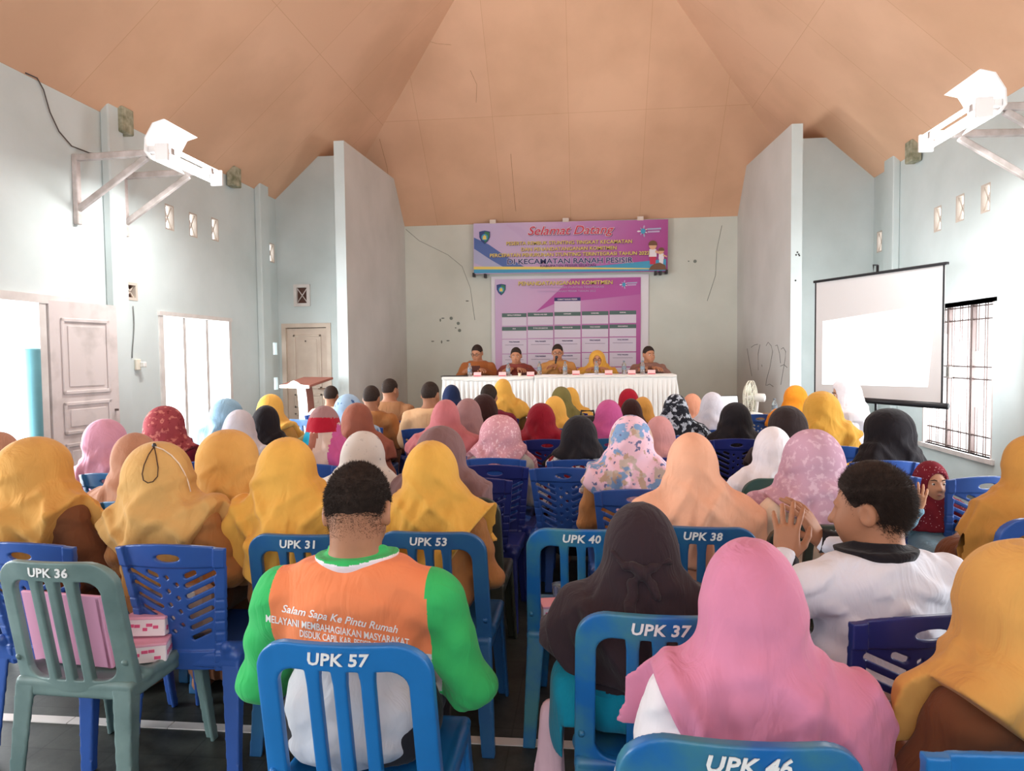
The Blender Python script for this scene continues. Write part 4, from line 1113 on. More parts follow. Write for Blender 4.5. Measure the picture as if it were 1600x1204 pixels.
    for S, E_, W_ in A_: yM = max(yM, to_local(W_)[1] + .08)
    big = hv * 1.7
    hvis = male or face
    fx = (max(-xr + .01, hc[0] - .11), min(xr - .01, hc[0] + .11), hv); fy = (hc[1] - .13, hc[1] + .15, hv); fz = (hc[2] - .19, top, hv)
    ax_ = [axis(-xr, xr, big, fx if hvis else None), axis(ym, yM, big, fy if hvis else None), axis(-.01, top + .02, big, fz if hvis else None)]
    V, Q = snets(body, *ax_)
    o = obj('person', mesh_np('person', V, Q, True, (skin,)))
    o.location = org; o.rotation_euler = (0, 0, rot_); o.scale = (sc, sc, sc)
    tag(o, label, 'person', group)
    # ---- shirt
    ph = [rd.uniform(0, 6.28) for _ in range(24)]
    if shirt is not None:
        so = .016; wr_ = wr
        def shirtf(X, Y, Z):
            x_, y_, z_ = tor(X, Y, Z)
            d = torso(x_, y_, z_, so)
            d = smin(d, smin(cap(x_, y_, z_, (-.1, -.01, zs - .0), (.1, -.01, zs - .0), .035, .035), np.float32(9), .001), .05)
            d = smin(d, armf(x_, y_, z_, so + .004, .06, 1.12 if male else 1.05), .035)
            if not nofold:
                k_ = wr_ * (1.5 if D < 3.2 else 1.1)
                wr2 = .0042 * np.sin(z_ * 46 + x_ * 14 + ph[0] + 2.2 * np.sin(x_ * 13 + ph[1])) * sst(.30, .12, np.abs(z_ - .62)) + .0045 * np.maximum(np.sin(np.abs(x_) * 30 + z_ * 38 + ph[2] + 1.5 * np.sin(z_ * 17 + ph[3])), -.3) + .0045 * np.maximum(np.sin(x_ * 15 - z_ * 34 + ph[4] + 1.4 * np.sin(y_ * 20 + x_ * 9)), -.25) + .003 * np.abs(np.sin(x_ * 21 + 1.8 * np.sin(z_ * 12 + ph[5])))
                d = d + np.minimum(k_ * wr2, .0115)
            d = smax(d, z_ - (zs + .045), .01)
            # upper hem falls over the hips
            d = np.maximum(d, np.where(Y < .34, .459 - Z, .40 - Z))
            return d
        hs_ = hv * (1.15 if D < 3.2 else 1.3)
        zlo = .42
        for S, E_, W_ in A_: zlo = min(zlo, to_local(E_)[2] - .08, to_local(W_)[2] - .07)
        V, Q = snets(shirtf, axis(-xr, xr, hs_), axis(ym - .03, yM, hs_), axis(max(.38, zlo) if zlo < .42 else .42, to_local((0, 0, zs + .09))[2] + .05, hs_))
        mats = shirt if isinstance(shirt, (list, tuple)) else [shirt]
        me = mesh_np('shirt', V, Q, True, mats)
        if len(mats) > 1:       # panels: yoke, sleeves, lower back (orange polo)
            C = V[Q].mean(1); Ct = (C - P0) @ RT + P0
            idx = panel(Ct, zs, sw)
            me.polygons.foreach_set('material_index', idx.astype(np.int32))
        sh = obj('shirt', me, o); o['_shirt'] = sh.name
    if collar is not None:
        so = .016
        def creg(x_, y_, z_): return ell(x_, y_, z_, (0, .01, zs + .060), (.112, .118, .074))
        def colf(X, Y, Z):
            x_, y_, z_ = tor(X, Y, Z)
            base_ = smin(torso(x_, y_, z_, so), cap(x_, y_, z_, (-.1, -.01, zs), (.1, -.01, zs), .035, .035), .05)
            base_ = smin(base_, armf(x_, y_, z_, so + .004, .06, 1.12), .035)
            d1 = smax(base_ - .010, creg(x_, y_, z_), .004)
            d1 = smax(d1, z_ - zs - .055, .004)
            q = np.sqrt(x_ ** 2 + (y_ + .004 - (z_ - zs) * .22) ** 2)
            d2 = smax(np.abs(q - .072) - .006, np.abs(z_ - zs - .045) - .032 + .30 * np.maximum(y_, 0), .006)
            return smin(d1, d2, .02)
        tc_ = to_local((0, 0, zs))
        V, Q = snets(colf, axis(tc_[0] - .17, tc_[0] + .17, .0036), axis(tc_[1] - .17, tc_[1] + .19, .0036), axis(tc_[2] - .09, tc_[2] + .14, .0036))
        me = mesh_np('collar', V, Q, True, collar)
        if len(collar) > 1:
            Ct = (V[Q].mean(1) - P0) @ RT + P0
            me.polygons.foreach_set('material_index', (creg(Ct[:, 0], Ct[:, 1], Ct[:, 2]) > -.0012).astype(np.int32))
        obj('collar', me, o)
    # ---- skirt / trousers
    if low is not None and legs:
        def lowf(X, Y, Z):
            if trousers:
                d = legs_(X, Y, Z, .018)
                d = smin(d, ell(X, Y, Z, (0, .02, .54), (.158 * b + .012, .125 * b + .012, .13)), .06)
                d = d + .003 * np.sin(Y * 45 + ph[5] + X * 9)
            else:
                d = smin(cap(X, Y, Z, (-.075, .05, .535), (-.09, .40, .515), .105 * b, .09), cap(X, Y, Z, (.075, .05, .535), (.09, .40, .515), .105 * b, .09), .12)
                d = smin(d, smin(cap(X, Y, Z, (-.08, .39, .50), (-.09, .40, .10), .088, .095), cap(X, Y, Z, (.08, .39, .50), (.09, .40, .10), .088, .095), .12), .06)
                d = d + .006 * np.sin(np.arctan2(X, Y - .36) * 9 + ph[5]) * sst(.5, .2, Z)
            d = np.maximum(d, lowz - Z)
            return np.maximum(d, np.where(Y < .30, .457 - Z, -1.0))
        hl_ = max(.011, hv * 1.5)
        V, Q = snets(lowf, axis(-.30, .30, hl_), axis(-.2, .62, hl_), axis(.02, .72, hl_))
        two = isinstance(low, (list, tuple))
        me = mesh_np('skirt', V, Q, True, low if two else (low,))
        if two: me.polygons.foreach_set('material_index', (V[Q].mean(1)[:, 2] < .40).astype(np.int32))
        obj('trousers' if trousers else 'skirt', me, o)
        if trousers:
            for s in (-1, 1):
                V, Q = snets(lambda X, Y, Z: np.maximum(foot(X, Y, Z, s) - .008, .004 - Z), axis(s * KN - .07, s * KN + .08, .012), axis(.28, .56, .012), axis(-.01, .14, .012))
                obj('shoe', mesh_np('shoe', V, Q, True, (mat('black_shoe', (30, 28, 28), .5),)), o)
    # ---- headscarf
    if hij is not None:
        hw = w * D / F / max(sc, .01) if w else .24
        hw = min(.285, max(.195, hw)); r = hw / 2 - .004
        cl = puff
        def hijf(X, Y, Z):
            x_, y_, z_ = tor(X, Y, Z)
            hx_, hy_, hz_ = hd(x_, y_, z_)
            d = ell(hx_, hy_, hz_, (0, -.012, -.004), (r, max(r * 1.06, .118), .126))
            d = smin(d, cap(x_, y_, z_, (HC[0], HC[1] - .035, HC[2] - .05), (0, -.022, zs - .01), r * .86, .098 * cl), .06)
            dt = smin(torso(x_, y_, z_, .027), uarm(x_, y_, z_, .031), .04)
            d = smin(d, dt, .075 * cl)
            zr = np.clip((HC[2] + .03 - z_) / (HC[2] + .03 - zs + .12), 0, 1.6)
            th = np.arctan2(x_ - HC[0], -(y_ - HC[1] + .01))
            A = (.004 + .040 * sst(.05, 1.0, zr)) * amp
            tw = th + .35 * np.sin(2.1 * zr + ph[14]) + .14 * np.sin(5 * th + ph[15])
            rg = lambda t, p: (.5 + .5 * np.sin(t)) ** p
            f = .55 * rg(4 * tw + ph[6] + 1.2 * zr, 2.0) + .55 * rg(7 * tw + ph[7] - .9 * zr, 2.5) * sst(.1, .6, zr) + .3 * rg(13 * tw + ph[8] + 1.8 * zr, 2.0) * sst(.45, 1.0, zr)
            d = d - A * f
            sgn = 1 if ph[10] > 3.14 else -1
            dg = (x_ * sgn * .75 + z_ * .66) * 44 + ph[11] + 1.3 * np.sin(x_ * 16 + ph[12])
            d = d - .018 * amp * rg(dg, 3.0) * sst(.12, .55, zr) * sst(1.4, .9, zr)
            dg2 = (-x_ * sgn * .55 + z_ * .84) * 58 + ph[16] + 1.5 * np.sin(x_ * 12 + ph[17])
            d = d - .009 * amp * rg(dg2, 3.0) * sst(.02, .25, zr) * sst(1.1, .6, zr)
            guard = smin(torso(x_, y_, z_, .030), uarm(x_, y_, z_, .029), .035)
            d = np.minimum(d, guard)
            # wrapped edge around the face
            if tail: d = smin(d, cap(x_, y_, z_, (tail * .02, -.10, HC[2] - .09), (tail * .05, -.135, zs - .10), .030, .05), .03)
            hem = zs - hb + ha * np.maximum(np.abs(x_ - hx) - .05, 0) + asym * x_ + .012 * np.sin(x_ * 22 + ph[13])
            front = sst(.02, .08, y_)
            hem = hem * (1 - front) + front * (zs - .14)
            d = smax(d, hem - z_, .012)
            op = ell(hx_, hy_, hz_, (0, .115, -.024), (.066, .085, .088))
            return smax(d, -op, .012)
        hh = hv
        tl = to_local((0, 0, zs))
        V, Q = snets(hijf, axis(-.30, .30, hh), axis(min(ym, hc[1] - .24) - .03, max(hc[1], 0) + .24, hh), axis(max(.40, zs - hb - .14), top + .06, hh))
        hm = mesh_np('hijab', V, Q, True, hij if isinstance(hij, (list, tuple)) else (hij,))
        if hpanel:
            hm.polygons.foreach_set('material_index', hpanel((V[Q].mean(1) - P0) @ RT + P0, HC))
        obj('hijab', hm, o)
    # ---- short hair
    if male:
        def hairf(X, Y, Z):
            x_, y_, z_ = tor(X, Y, Z); x_, y_, z_ = hd(x_, y_, z_)
            d = ell(x_, y_, z_, (0, -.013, .018), (.083, .103, .102 + hair_z))
            line = np.interp(y_, [-.12, -.05, .0, .03, .06, .10], [-.085 + hline, -.078 + hline, -.012, .0, .045, .070])
            ear = ell(np.abs(x_), y_, z_, (.085, -.006, -.03), (.03, .032, .042))
            line = line + .007 * np.sin(x_ * 85 + ph[20]) * (y_ < .02)
            d = smax(d, line - z_, .01)
            d = smax(d, -ear, .008)
            return d + .0008 * np.sin(x_ * 160 + 3 * np.sin(z_ * 60)) * np.sin(y_ * 140 + z_ * 90)
        V, Q = snets(hairf, axis(hc[0] - .15, hc[0] + .15, hv), axis(hc[1] - .17, hc[1] + .16, hv), axis(hc[2] - .14, top + .05, hv))
        ho = obj('hair', mesh_np('hair', V, Q, True, (HAIR,)), o); o['_hair'] = ho.name
    # ---- face details
    if face:
        for s in (-1, 1):
            p = to_local(HC + RH @ np.array([s * .031, .0800, -.010])); k = to_local(HC + RH @ np.array([s * .031, .0885, -.010]))
            e_ = MB().ball(p, .0112, 10, 8).build('eye', EYE_W, o); MB().ball(k, .0060, 8, 6).build('iris', EYE_D, e_)
            a1, a2, a3 = [to_local(HC + RH @ np.array(q)) for q in ((s * .014, .094, .012), (s * .03, .092, .017), (s * .047, .078, .010))]
            MB().tube([a1, a2, a3], [.003, .0038, .002], 6).build('eyebrow', HAIR, o)
        a1 = [to_local(HC + RH @ np.array(q)) for q in ((-.022, .089, -.078), (-.008, .0985, -.077), (.008, .0985, -.077), (.022, .089, -.078))]
        MB().tube(a1, [.002, .005, .005, .002], 6).build('lips', LIPS, o)
    # ---- hands
    if hands is not False and (D < 4.2 or hands):
        for i, s in enumerate((-1, 1)):
            S, E_, W_ = A_[i]; el_, wr_ = to_local(E_), to_local(W_)
            dv = wr_ - el_; dv = dv / np.linalg.norm(dv)
            if hands and hands[i] is not None: d2, up, cu = hands[i]
            else: d2, up, cu = dv + np.array([-s * .3, .3, -.15]), (0, 0, 1), handcurl
            put_hand(o, s, wr_, d2, up, skin, cu, .92 if not male else .98)
    o['_info'] = 'T=%.2f lean=%.2f side=%.2f' % (T, lean_a, side_a)
    o['_frame'] = [zs, float(HC[2]), sw]
    PEOPLE.append(o)
    if chair_ and chair_ not in CHAIRS:
        ty, colr, lab = chair_
        yo = .005
        cr = chair(ty, colr, (org[0] - sz_ * yo, org[1] + cz * yo, 0), rot_, lab)
    FR[o.name] = (to_local, HC, RH, zs, sw, RT)
    return o
PEOPLE = []; FR = {}

F_must = fabric('mustard', (212, 160, 88)); F_yell = fabric('bright_yellow', (226, 172, 82)); F_gold = fabric('golden', (220, 168, 78)); F_ochre = fabric('ochre', (198, 144, 72))
F_camel = fabric('camel_mustard', (206, 162, 100)); F_brown = fabric('chestnut', (118, 74, 50)); F_khaki = fabric('khaki_brown', (172, 118, 72)); F_dbrown = fabric('dark_brown', (92, 58, 44))
F_black = fabric('black', (34, 31, 35)); F_bplum = fabric('plum_black', (56, 44, 50)); F_pink = fabric('candy_pink', (206, 130, 160)); F_dpink = fabric('dusty_pink', (206, 148, 148)); F_rose = fabric('rose_pink', (206, 150, 172))
F_peach = fabric('peach', (234, 176, 146)); F_white = fabric('white', (236, 232, 238)); F_cream = fabric('cream', (232, 212, 190)); F_taupe = fabric('taupe', (122, 92, 92)); F_tan = fabric('tan', (182, 134, 110))
F_mauve = fabric('mauve', (150, 112, 112)); F_drose = fabric('dusty_rose', (184, 108, 112)); F_navy = fabric('navy', (34, 48, 86)); F_olive = fabric('olive', (120, 112, 66)); F_mag = fabric('magenta', (186, 84, 138)); F_red = fabric('red', (160, 24, 44))
F_dred = fabric('dark_red', (132, 22, 38)); F_orange = fabric('orange', (238, 150, 44)); F_grey = fabric('light_grey', (204, 202, 212)); F_blueg = fabric('blue_grey', (140, 176, 200)); F_lblue = fabric('light_blue', (150, 182, 216)); F_cinn = fabric('cinnamon', (150, 92, 76))
F_maroon = fabric('maroon', (120, 34, 56)); F_teal = fabric('turquoise', (20, 140, 170)); F_lpink = fabric('pale_pink', (222, 184, 196)); F_denim = fabric('denim', (120, 156, 176)); F_dsatin = fabric('black_satin', (48, 38, 38)); F_beige = fabric('beige', (226, 184, 142)); F_coal = fabric('black_trousers', (40, 40, 46)); F_choc = fabric('chocolate', (54, 30, 28))
F_police = fabric('police_brown', (134, 96, 84)); F_ptan = fabric('panel_tan', (186, 134, 78)); F_pbrown = fabric('panel_brown', (150, 88, 48)); F_pmar = fabric('panel_maroon', (128, 62, 54)); F_myell = fabric('muted_yellow', (206, 154, 66))
P_red = pattern('printed_maroon', (150, 66, 72), [(26, .56, .62, (196, 120, 110), 'n'), (34, .60, .66, (120, 44, 52), 'n')])
P_floral = pattern('floral_pink', (236, 196, 212), [(11, .56, .60, (196, 180, 170), 'n'), (13, .555, .59, (128, 160, 200), 'n'), (30, .62, .66, (110, 112, 150), 'n'), (16, .60, .64, (188, 160, 140), 'n')])
P_lace = pattern('pink_lace', (206, 150, 160), [(60, .55, .65, (232, 196, 204), 'n')])
P_mlace = pattern('mauve_lace', (198, 158, 178), [(42, .52, .62, (218, 186, 202), 'n')])
P_camo = pattern('black_grey_print', (36, 38, 46), [(22, .52, .57, (186, 194, 206), 'n'), (30, .6, .66, (112, 120, 134), 'n')])
P_dots = pattern('grey_speckled', (206, 198, 192), [(28, .62, .70, (150, 146, 146), 'n')])
P_girl = pattern('maroon_dotted', (116, 34, 46), [(60, .18, .10, (220, 180, 186), 'v')])
P_batik = pattern('red_white_blouse', (232, 226, 224), [(13, .57, .585, (150, 40, 44), 'n'), (20, .03, .012, (60, 44, 50), 'e')])
P_bluep = pattern('blue_printed', (160, 188, 216), [(16, .58, .63, (70, 100, 150), 'n')])
P_batik2 = pattern('dark_batik', (74, 40, 40), [(24, .55, .6, (206, 160, 84), 'n')])
P_block = pattern('colour_block', (176, 146, 136), [(5, .50, .51, (208, 196, 190), 'n'), (6, .58, .59, (180, 40, 44), 'n'), (7, .60, .61, (150, 150, 96), 'n'), (8, .62, .63, (60, 120, 170), 'n')])

def B_(col, who): return ('B', col, 'blue lattice-back plastic chair under ' + who) if col != 'navy' else ('B', col, 'navy lattice-back plastic chair under ' + who)
G_W = None
# ---- panel on the stage (facing the hall)
TABLE_Y0, TABLE_Y1, TABLE_Z = 9.66, 10.26, STZ + .74
def panelist(x, y, D, label, shirt, hij=None, male=True, yaw=0, pitch=.12, wr=None, **k):
    zt = at(x, y, Y=D)[2] - STZ
    arms = wr or [((-.27, .03, .72), (-.07, .25, .83)), ((.27, .03, .72), (.07, .25, .83))]
    return person(x, y, D, None if male else 17.5 * 1.45, label, hij=hij, shirt=shirt, low=F_coal, rot=180, male=male, base=STZ, yaw=yaw, pitch=pitch, face=True, arms=arms, hands=[(None if False else (np.array([.5 * -s * -1, .8, -.05]), (0, 0, 1), .35)) for s in (-1, 1)], hv=.0125, trousers=True, skin=SKIN_P, hb=.12, ha=.3, lean=.08)
SKIN_P = mat('skin_warm_brown', (178, 124, 94), .5, var=.04, vscale=20, spec=.3)
pn = []
pn.append(panelist(745, 539, 10.42, 'man with glasses and short dark hair in brown uniform, leftmost at the stage table', F_pbrown, yaw=-14, pitch=.28))
pn.append(panelist(806, 543, 10.42, 'man with thin greying hair in maroon-brown uniform at the stage table', F_pmar, yaw=0))
pn.append(panelist(871, 538, 10.42, 'man in tan uniform and glasses speaking into a microphone mid table', F_ptan, wr=[((-.27, .03, .72), (-.06, .25, .83)), ((.26, .08, .74), (.05, .20, .87))]))
pn.append(panelist(933, 548, 10.42, 'woman in golden yellow hijab and glasses at the stage table', F_myell, hij=F_myell, male=False))
pn.append(panelist(1014, 541, 10.42, 'man in greyish brown police uniform with badges, rightmost at the stage table', F_police, yaw=22, pitch=.05))
def glasses(o, m):
    tl, HC, RH = FR[o.name][:3]
    q = lambda *a: tl(HC + RH @ np.array(a))
    mb = MB()
    for s in (-1, 1):
        mb.tube([q(s * .031 + .022 * math.cos(a), .103, -.010 + .017 * math.sin(a)) for a in np.linspace(0, 2 * PI, 13)], .0028, 6)
        mb.tube([q(s * .053, .102, -.006), q(s * .078, .06, -.004), q(s * .083, -.01, -.006)], .0025, 6)
    mb.tube([q(-.009, .105, -.006), q(.009, .105, -.006)], .0026, 6)
    mb.build('glasses', m, o)
for i in (0, 2, 3): glasses(pn[i], mat('dark_frame', (40, 30, 30), .4))
def badge(o, dx, dz, m, size=.022):
    tl, HC, RH, zs, sw, RT = FR[o.name]
    MB().box((-size, -.004, -size * .6), (size, .004, size * .6), Matrix.Translation(Vector(tl((dx, .155, zs - .12 + dz)))), .002).build('badge', m, o)
for o in (pn[0], pn[1], pn[3]): badge(o, .075, 0, M_pw, .02)
badge(pn[4], .08, .0, M_navy, .035)
for s in (-1, 1): badge(pn[4], s * .055, .10, M_pw, .014); badge(pn[4], s * .15, .09, M_red, .022)
# microphone in the speaker's raised hand
tl = FR[pn[2].name][0]
sp = pn[2]; mw = sp.matrix_basis
p = mw @ Vector((.02, .26, .93)); q = mw @ Vector((.01, .225, 1.0))
mi = empty('microphone', p); tag(mi, 'black handheld microphone in the raised hand of the speaker at the table', 'microphone')
d_ = q - p
MB().tube([d_ * -.35, d_ * .8], [.012, .016], 10).build('handle', M_blk, mi)
MB().ball(d_ * 1.0, .024, 12, 8).build('grille_head', mat('mic_grille', (70, 70, 74), .4, metal=.6), mi)

# ---- front rows of the hall
def W(x, y, D, w, label, hij, shirt, ch, low=F_dbrown, **k): return person(x, y, D, w, label, hij=hij, shirt=shirt, low=low, chair_=ch, **k)
def Mn(x, y, D, label, shirt, ch, low=F_dbrown, **k): return person(x, y, D, None, label, shirt=shirt, low=low, chair_=ch, male=True, trousers=True, **k)

M_po, M_pg, M_pgr = fabric('polo_orange', (236, 138, 92), .03), fabric('polo_green', (60, 184, 102), .04), fabric('polo_grey', (198, 202, 210), .05)
def polo_panels(C, zs, sw):
    return np.where(np.abs(C[:, 0]) > sw / 2 - .035, 1, np.where(C[:, 2] < zs - .215 + .25 * C[:, 0] ** 2, 2, 0))
def shawl_panels(C, zs, sw): return np.where(C[:, 2] < zs - .19 + .02 * np.sin(C[:, 0] * 20), 1, 0) * (np.abs(C[:, 0]) < sw / 2 - .005)
polo = Mn(560, 728, 1.86, 'man in orange and green polo shirt with white lettering, seen from behind', [M_po, M_pg, M_pgr], 'u57', low=F_coal, b=1.16, shoulders=.45, pitch=.42, yaw=4, seed=3, panel=polo_panels, collar=[M_pg, F_white], wr=.7, shift=.05, hline=.03, nk=.006,
          arms=[((-.30, .06, .60), (-.14, .30, .60)), ((.29, .07, .60), (.14, .31, .60))])
whitem = Mn(1356, 729, 1.92, 'man in white shirt with black collar, head turned left, clapping', fabric('white_shirt', (228, 230, 242), .03), 'l15', low=F_coal, rot=12, yaw=44, pitch=.12, b=1.12, shoulders=.46, seed=9, hair_z=.012, collar=[F_black], wr=1.4,
          arms=[((-.33, .08, .72), (-.185, .21, .855)), ((.40, .05, .78), (-.02, .30, .88))], hands=[((.10, .15, 1), (-.5, -.8, 0), .3), ((-.45, .30, .9), (.6, -.7, .2), .3)])
for p_, q_ in (((-.215, .185, .825), (-.185, .21, .858)), ((.06, .265, .867), (-.02, .30, .88))):
    MB().tube([p_, q_], [.043, .040], 16).build('cuff', F_black, whitem)
W(1170, 848, 1.43, 150, 'woman in smooth candy pink hijab and white top, front row', F_pink, F_white, 'u46', hb=.31, ha=.45, asym=-1.25, amp=.75, seed=5, pitch=.2, low=F_white)
blk = W(1000, 790, 1.98, 112, 'woman in black hijab tied at the back with a black shawl over turquoise', F_bplum, [F_bplum, F_teal], 'u37', hb=.20, ha=.2, amp=.8, seed=12, pitch=.25, low=[F_teal, F_lpink], panel=shawl_panels, b=1.1, arms=[((-.21, .12, .62), (-.10, .30, .60)), ((.21, .12, .62), (.10, .30, .60))])
obj('tunic', sdf_mesh('tunic', lambda X, Y, Z: np.maximum(smin(ell(X, Y, Z, (0, .03, .53), (.23, .185, .13)), ell(X, Y, Z, (-.19, .06, .44), (.085, .15, .17)), .06) + .005 * np.sin(X * 60 + Z * 25), np.where((np.abs(X) < .225) & (Y < .28), .459 - Z, .33 - Z)), (-.32, -.2, .30), (.28, .26, .68), .009, (F_teal,)), blk)
obj('skirt_drape', sdf_mesh('skirt_drape', lambda X, Y, Z: np.maximum(cap(X, Y, Z, (-.262, .08, .42), (-.285, .07, .05), .034, .060) + .006 * np.sin(Y * 90 + 2 * np.sin(Z * 9)), .01 - Z), (-.37, -.06, .0), (-.2, .22, .48), .010, (F_lpink,)), blk)
W(1588, 850, 1.33, 175, 'woman in bright mustard hijab and brown dress at the right edge, nearest', F_must, F_brown, 'l16', hb=.10, ha=.25, asym=-.35, amp=1.0, rot=12, yaw=10, seed=21, pitch=.15, low=F_brown)

W(57, 686, 2.75, 112, 'woman in mustard hijab and brown shirt at the far left, head turned right', F_must, F_brown, 'l2', rot=-8, yaw=-24, hb=.30, ha=.3, asym=1.15, seed=31, amp=1.1, low=F_brown)
cord = W(245, 694, 2.66, 105, 'woman in camel mustard hijab with a brown cord loop hanging down the back', F_camel, F_khaki, 'l1', hb=.27, ha=1.45, amp=1.1, seed=32, low=F_brown)
W(360, 674, 3.05, 92, 'woman in mustard hijab bending slightly right, behind the faded teal chair', F_must, F_brown, 'l5', yaw=-20, hb=.10, ha=.3, seed=33, amp=1.1, low=F_brown)
W(450, 687, 2.70, 92, 'woman in bright yellow hijab behind the UPK 31 chair', F_yell, F_khaki, 'u31', hb=.27, ha=.35, seed=34, amp=1.3, yaw=-10, low=F_brown)
W(676, 692, 2.74, 84, 'woman in golden yellow hijab and khaki shirt behind the UPK 53 chair', F_gold, F_khaki, 'u53', hb=.26, ha=.7, asym=.55, yaw=-22, seed=35, amp=1.4, low=F_brown)
W(1080, 679, 2.78, 76, 'woman in plain peach hijab with peach shoulders behind the UPK 38 chair', F_peach, fabric('peach_top', (226, 164, 132)), 'u38', hb=.24, ha=.15, seed=36, amp=.9, low=F_khaki)
W(1268, 674, 2.86, 86, 'woman in mauve lace hijab and white shirt', P_mlace, F_cream, 'ubr', hb=.12, ha=1.0, seed=37, amp=1.1, yaw=-8, low=F_white)
W(1608, 683, 2.72, 70, 'woman in ochre hijab by the right edge, in side view facing left', F_ochre, F_brown, 'urt', rot=3, yaw=16, hb=.28, ha=.1, seed=38, amp=1.0, low=F_brown)
W(212, 679, 3.45, 64, 'woman in tan-brown hijab leaning left, behind the mustard pair', F_tan, F_brown, 'l3', hb=.22, ha=.25, asym=-.35, yaw=-15, seed=39, low=F_brown)
W(163, 657, 3.95, 64, 'woman in plain rose pink hijab left of the window', F_rose, F_rose, 'l4', yaw=-25, hb=.14, seed=40, low=F_dpink)
W(0, 677, 3.50, 40, 'person in tan hijab half cut off at the left edge', F_tan, F_brown, B_('blue', 'the half-cut tan hijab at the left edge'), hb=.2, seed=41)
W(260, 636, 4.48, 60, 'woman in maroon printed hijab in front of the left window', P_red, F_maroon, B_('blue', 'the maroon printed hijab by the left window'), yaw=-10, hb=.12, ha=.7, seed=42, low=F_maroon)
W(356, 624, 5.18, 52, 'woman in blue-grey hijab at the window, shawl falling left', F_blueg, fabric('slate', (92, 96, 112)), B_('blue', 'the blue-grey hijab at the window'), hb=.25, asym=-.3, seed=43)
W(376, 642, 4.48, 46, 'woman in pale silver grey hijab before the blue-grey one', F_grey, F_dbrown, B_('blue', 'the pale silver hijab by the window'), hb=.10, seed=44)
W(417, 635, 5.10, 42, 'woman in black hijab with ruffled end on the left side', F_black, F_brown, B_('blue', 'the black ruffled hijab on the left'), hb=.22, asym=.5, seed=45)
W(425, 617, 5.90, 38, 'woman in yellow hijab and ochre shirt near the lectern', F_yell, F_ochre, B_('blue', 'the yellow hijab nearest the lectern'), yaw=-30, hb=.08, seed=46, low=F_brown)
Mn(518, 603, 7.90, 'man with short black hair in cream shirt beside the lectern', F_cream, B_('blue', 'the man in cream by the lectern'), seed=47)
W(545, 617, 5.85, 44, 'woman in light blue printed hijab near the left partition', P_bluep, F_lblue, B_('blue', 'the light blue hijab'), hb=.2, seed=48)
def block_panels(C, HC):
    x, dz = C[:, 0], C[:, 2] - HC[2]
    i = np.zeros(len(C), np.int32)
    i[(np.abs(x + .0 - .25 * dz) < .028) & (dz < -.05)] = 5
    i[(x < -.05) & (dz < -.02)] = 3
    i[(x < -.098) & (dz < .06)] = 2
    i[(x > .088) & (dz < -.0)] = 4
    i[(dz > -.045) & (np.abs(x) < .10)] = 1
    i[dz > .045] = 6
    return i
F_sand = fabric('sand', (196, 170, 158))
ak = W(508, 636, 4.38, 50, 'person in colour-block hijab of mauve, red, olive and blue panels', [F_sand, F_red, F_olive, F_teal, F_mag, F_cinn, F_mauve], F_cinn, B_('blue', 'the colour-block hijab'), hb=.24, seed=49, hpanel=block_panels)
W(560, 631, 5.02, 48, 'woman in cinnamon brown hijab in front of the seated men', F_cinn, F_cinn, B_('blue', 'the cinnamon hijab'), yaw=-15, hb=.18, asym=-.3, seed=50)
W(569, 676, 3.60, 68, 'woman in pale grey speckled hijab straight ahead of the orange polo shirt', P_dots, F_cinn, ('A', 'green', 'dark green slatted chair under the grey speckled hijab'), hb=.16, seed=51, low=F_cinn)
Mn(581, 603, 6.58, 'man in orange-brown shirt, left of the brown-shirted pair by the partition', F_khaki, B_('blue', 'the left man of the brown-shirted pair'), seed=52)
Mn(610, 592, 7.27, 'man in dull brown shirt, taller right one of the brown-shirted pair', fabric('dull_brown', (156, 112, 78)), B_('navy', 'the taller man of the brown-shirted pair'), seed=53, yaw=-20)
Mn(673, 597, 6.40, 'man in beige shirt with black hair sitting alone left of the stage table', F_beige, B_('blue', 'the man in the beige shirt'), seed=54, yaw=-12)
W(706, 602, 8.00, 27, 'woman in navy hijab before the left end of the white table', F_navy, F_navy, B_('navy', 'the navy hijab'), hb=.15, seed=55)
Mn(764, 601, 6.70, 'man with dark hair and maroon shirt beside a tall yellow hijab', F_maroon, B_('navy', 'the man in maroon'), seed=56)
W(786, 593, 7.50, 27, 'woman in tall golden hijab and olive-khaki sleeves in front of the table', F_gold, fabric('olive_khaki', (140, 108, 66)), B_('navy', 'the tall golden hijab before the table'), hb=.2, ha=.3, seed=57, amp=1.4)
W(757, 617, 5.98, 42, 'woman in chocolate black hijab between mauve and golden hijabs', F_choc, F_choc, B_('blue', 'the chocolate hijab'), hb=.22, seed=58, rot=-6)
W(732, 624, 5.37, 42, 'woman in mauve-grey hijab with the drape falling right', F_mauve, F_mauve, B_('blue', 'the mauve-grey hijab'), yaw=-12, hb=.26, asym=-.2, seed=59)
W(697, 626, 4.82, 42, 'woman in dusty rose hijab in front of the beige-shirted man', F_drose, F_drose, B_('blue', 'the dusty rose hijab'), hb=.2, seed=60)
an = W(690, 668, 3.38, 78, 'woman in long taupe hijab right behind the golden one', F_taupe, F_white, 'ugr', hb=.40, ha=-.1, seed=61, amp=.8, yaw=-14)
W(782, 650, 4.65, 64, 'woman in pink lace hijab with pointed back over a grey blouse', P_lace, fabric('grey_blouse', (168, 164, 160)), B_('blue', 'the pink lace hijab'), hb=.10, ha=1.0, seed=62, amp=1.2)
W(846, 631, 5.6, 44, 'woman in dark red hijab with matching dress', F_dred, F_dred, 'l11', hb=.2, ha=.3, seed=63, yaw=-10, low=F_dred)
W(867, 620, 6.40, 35, 'woman in orange-yellow hijab tucked behind the dark red one', F_yell, F_dred, B_('blue', 'the orange-yellow hijab mid hall'), hb=.18, asym=-.3, seed=64)
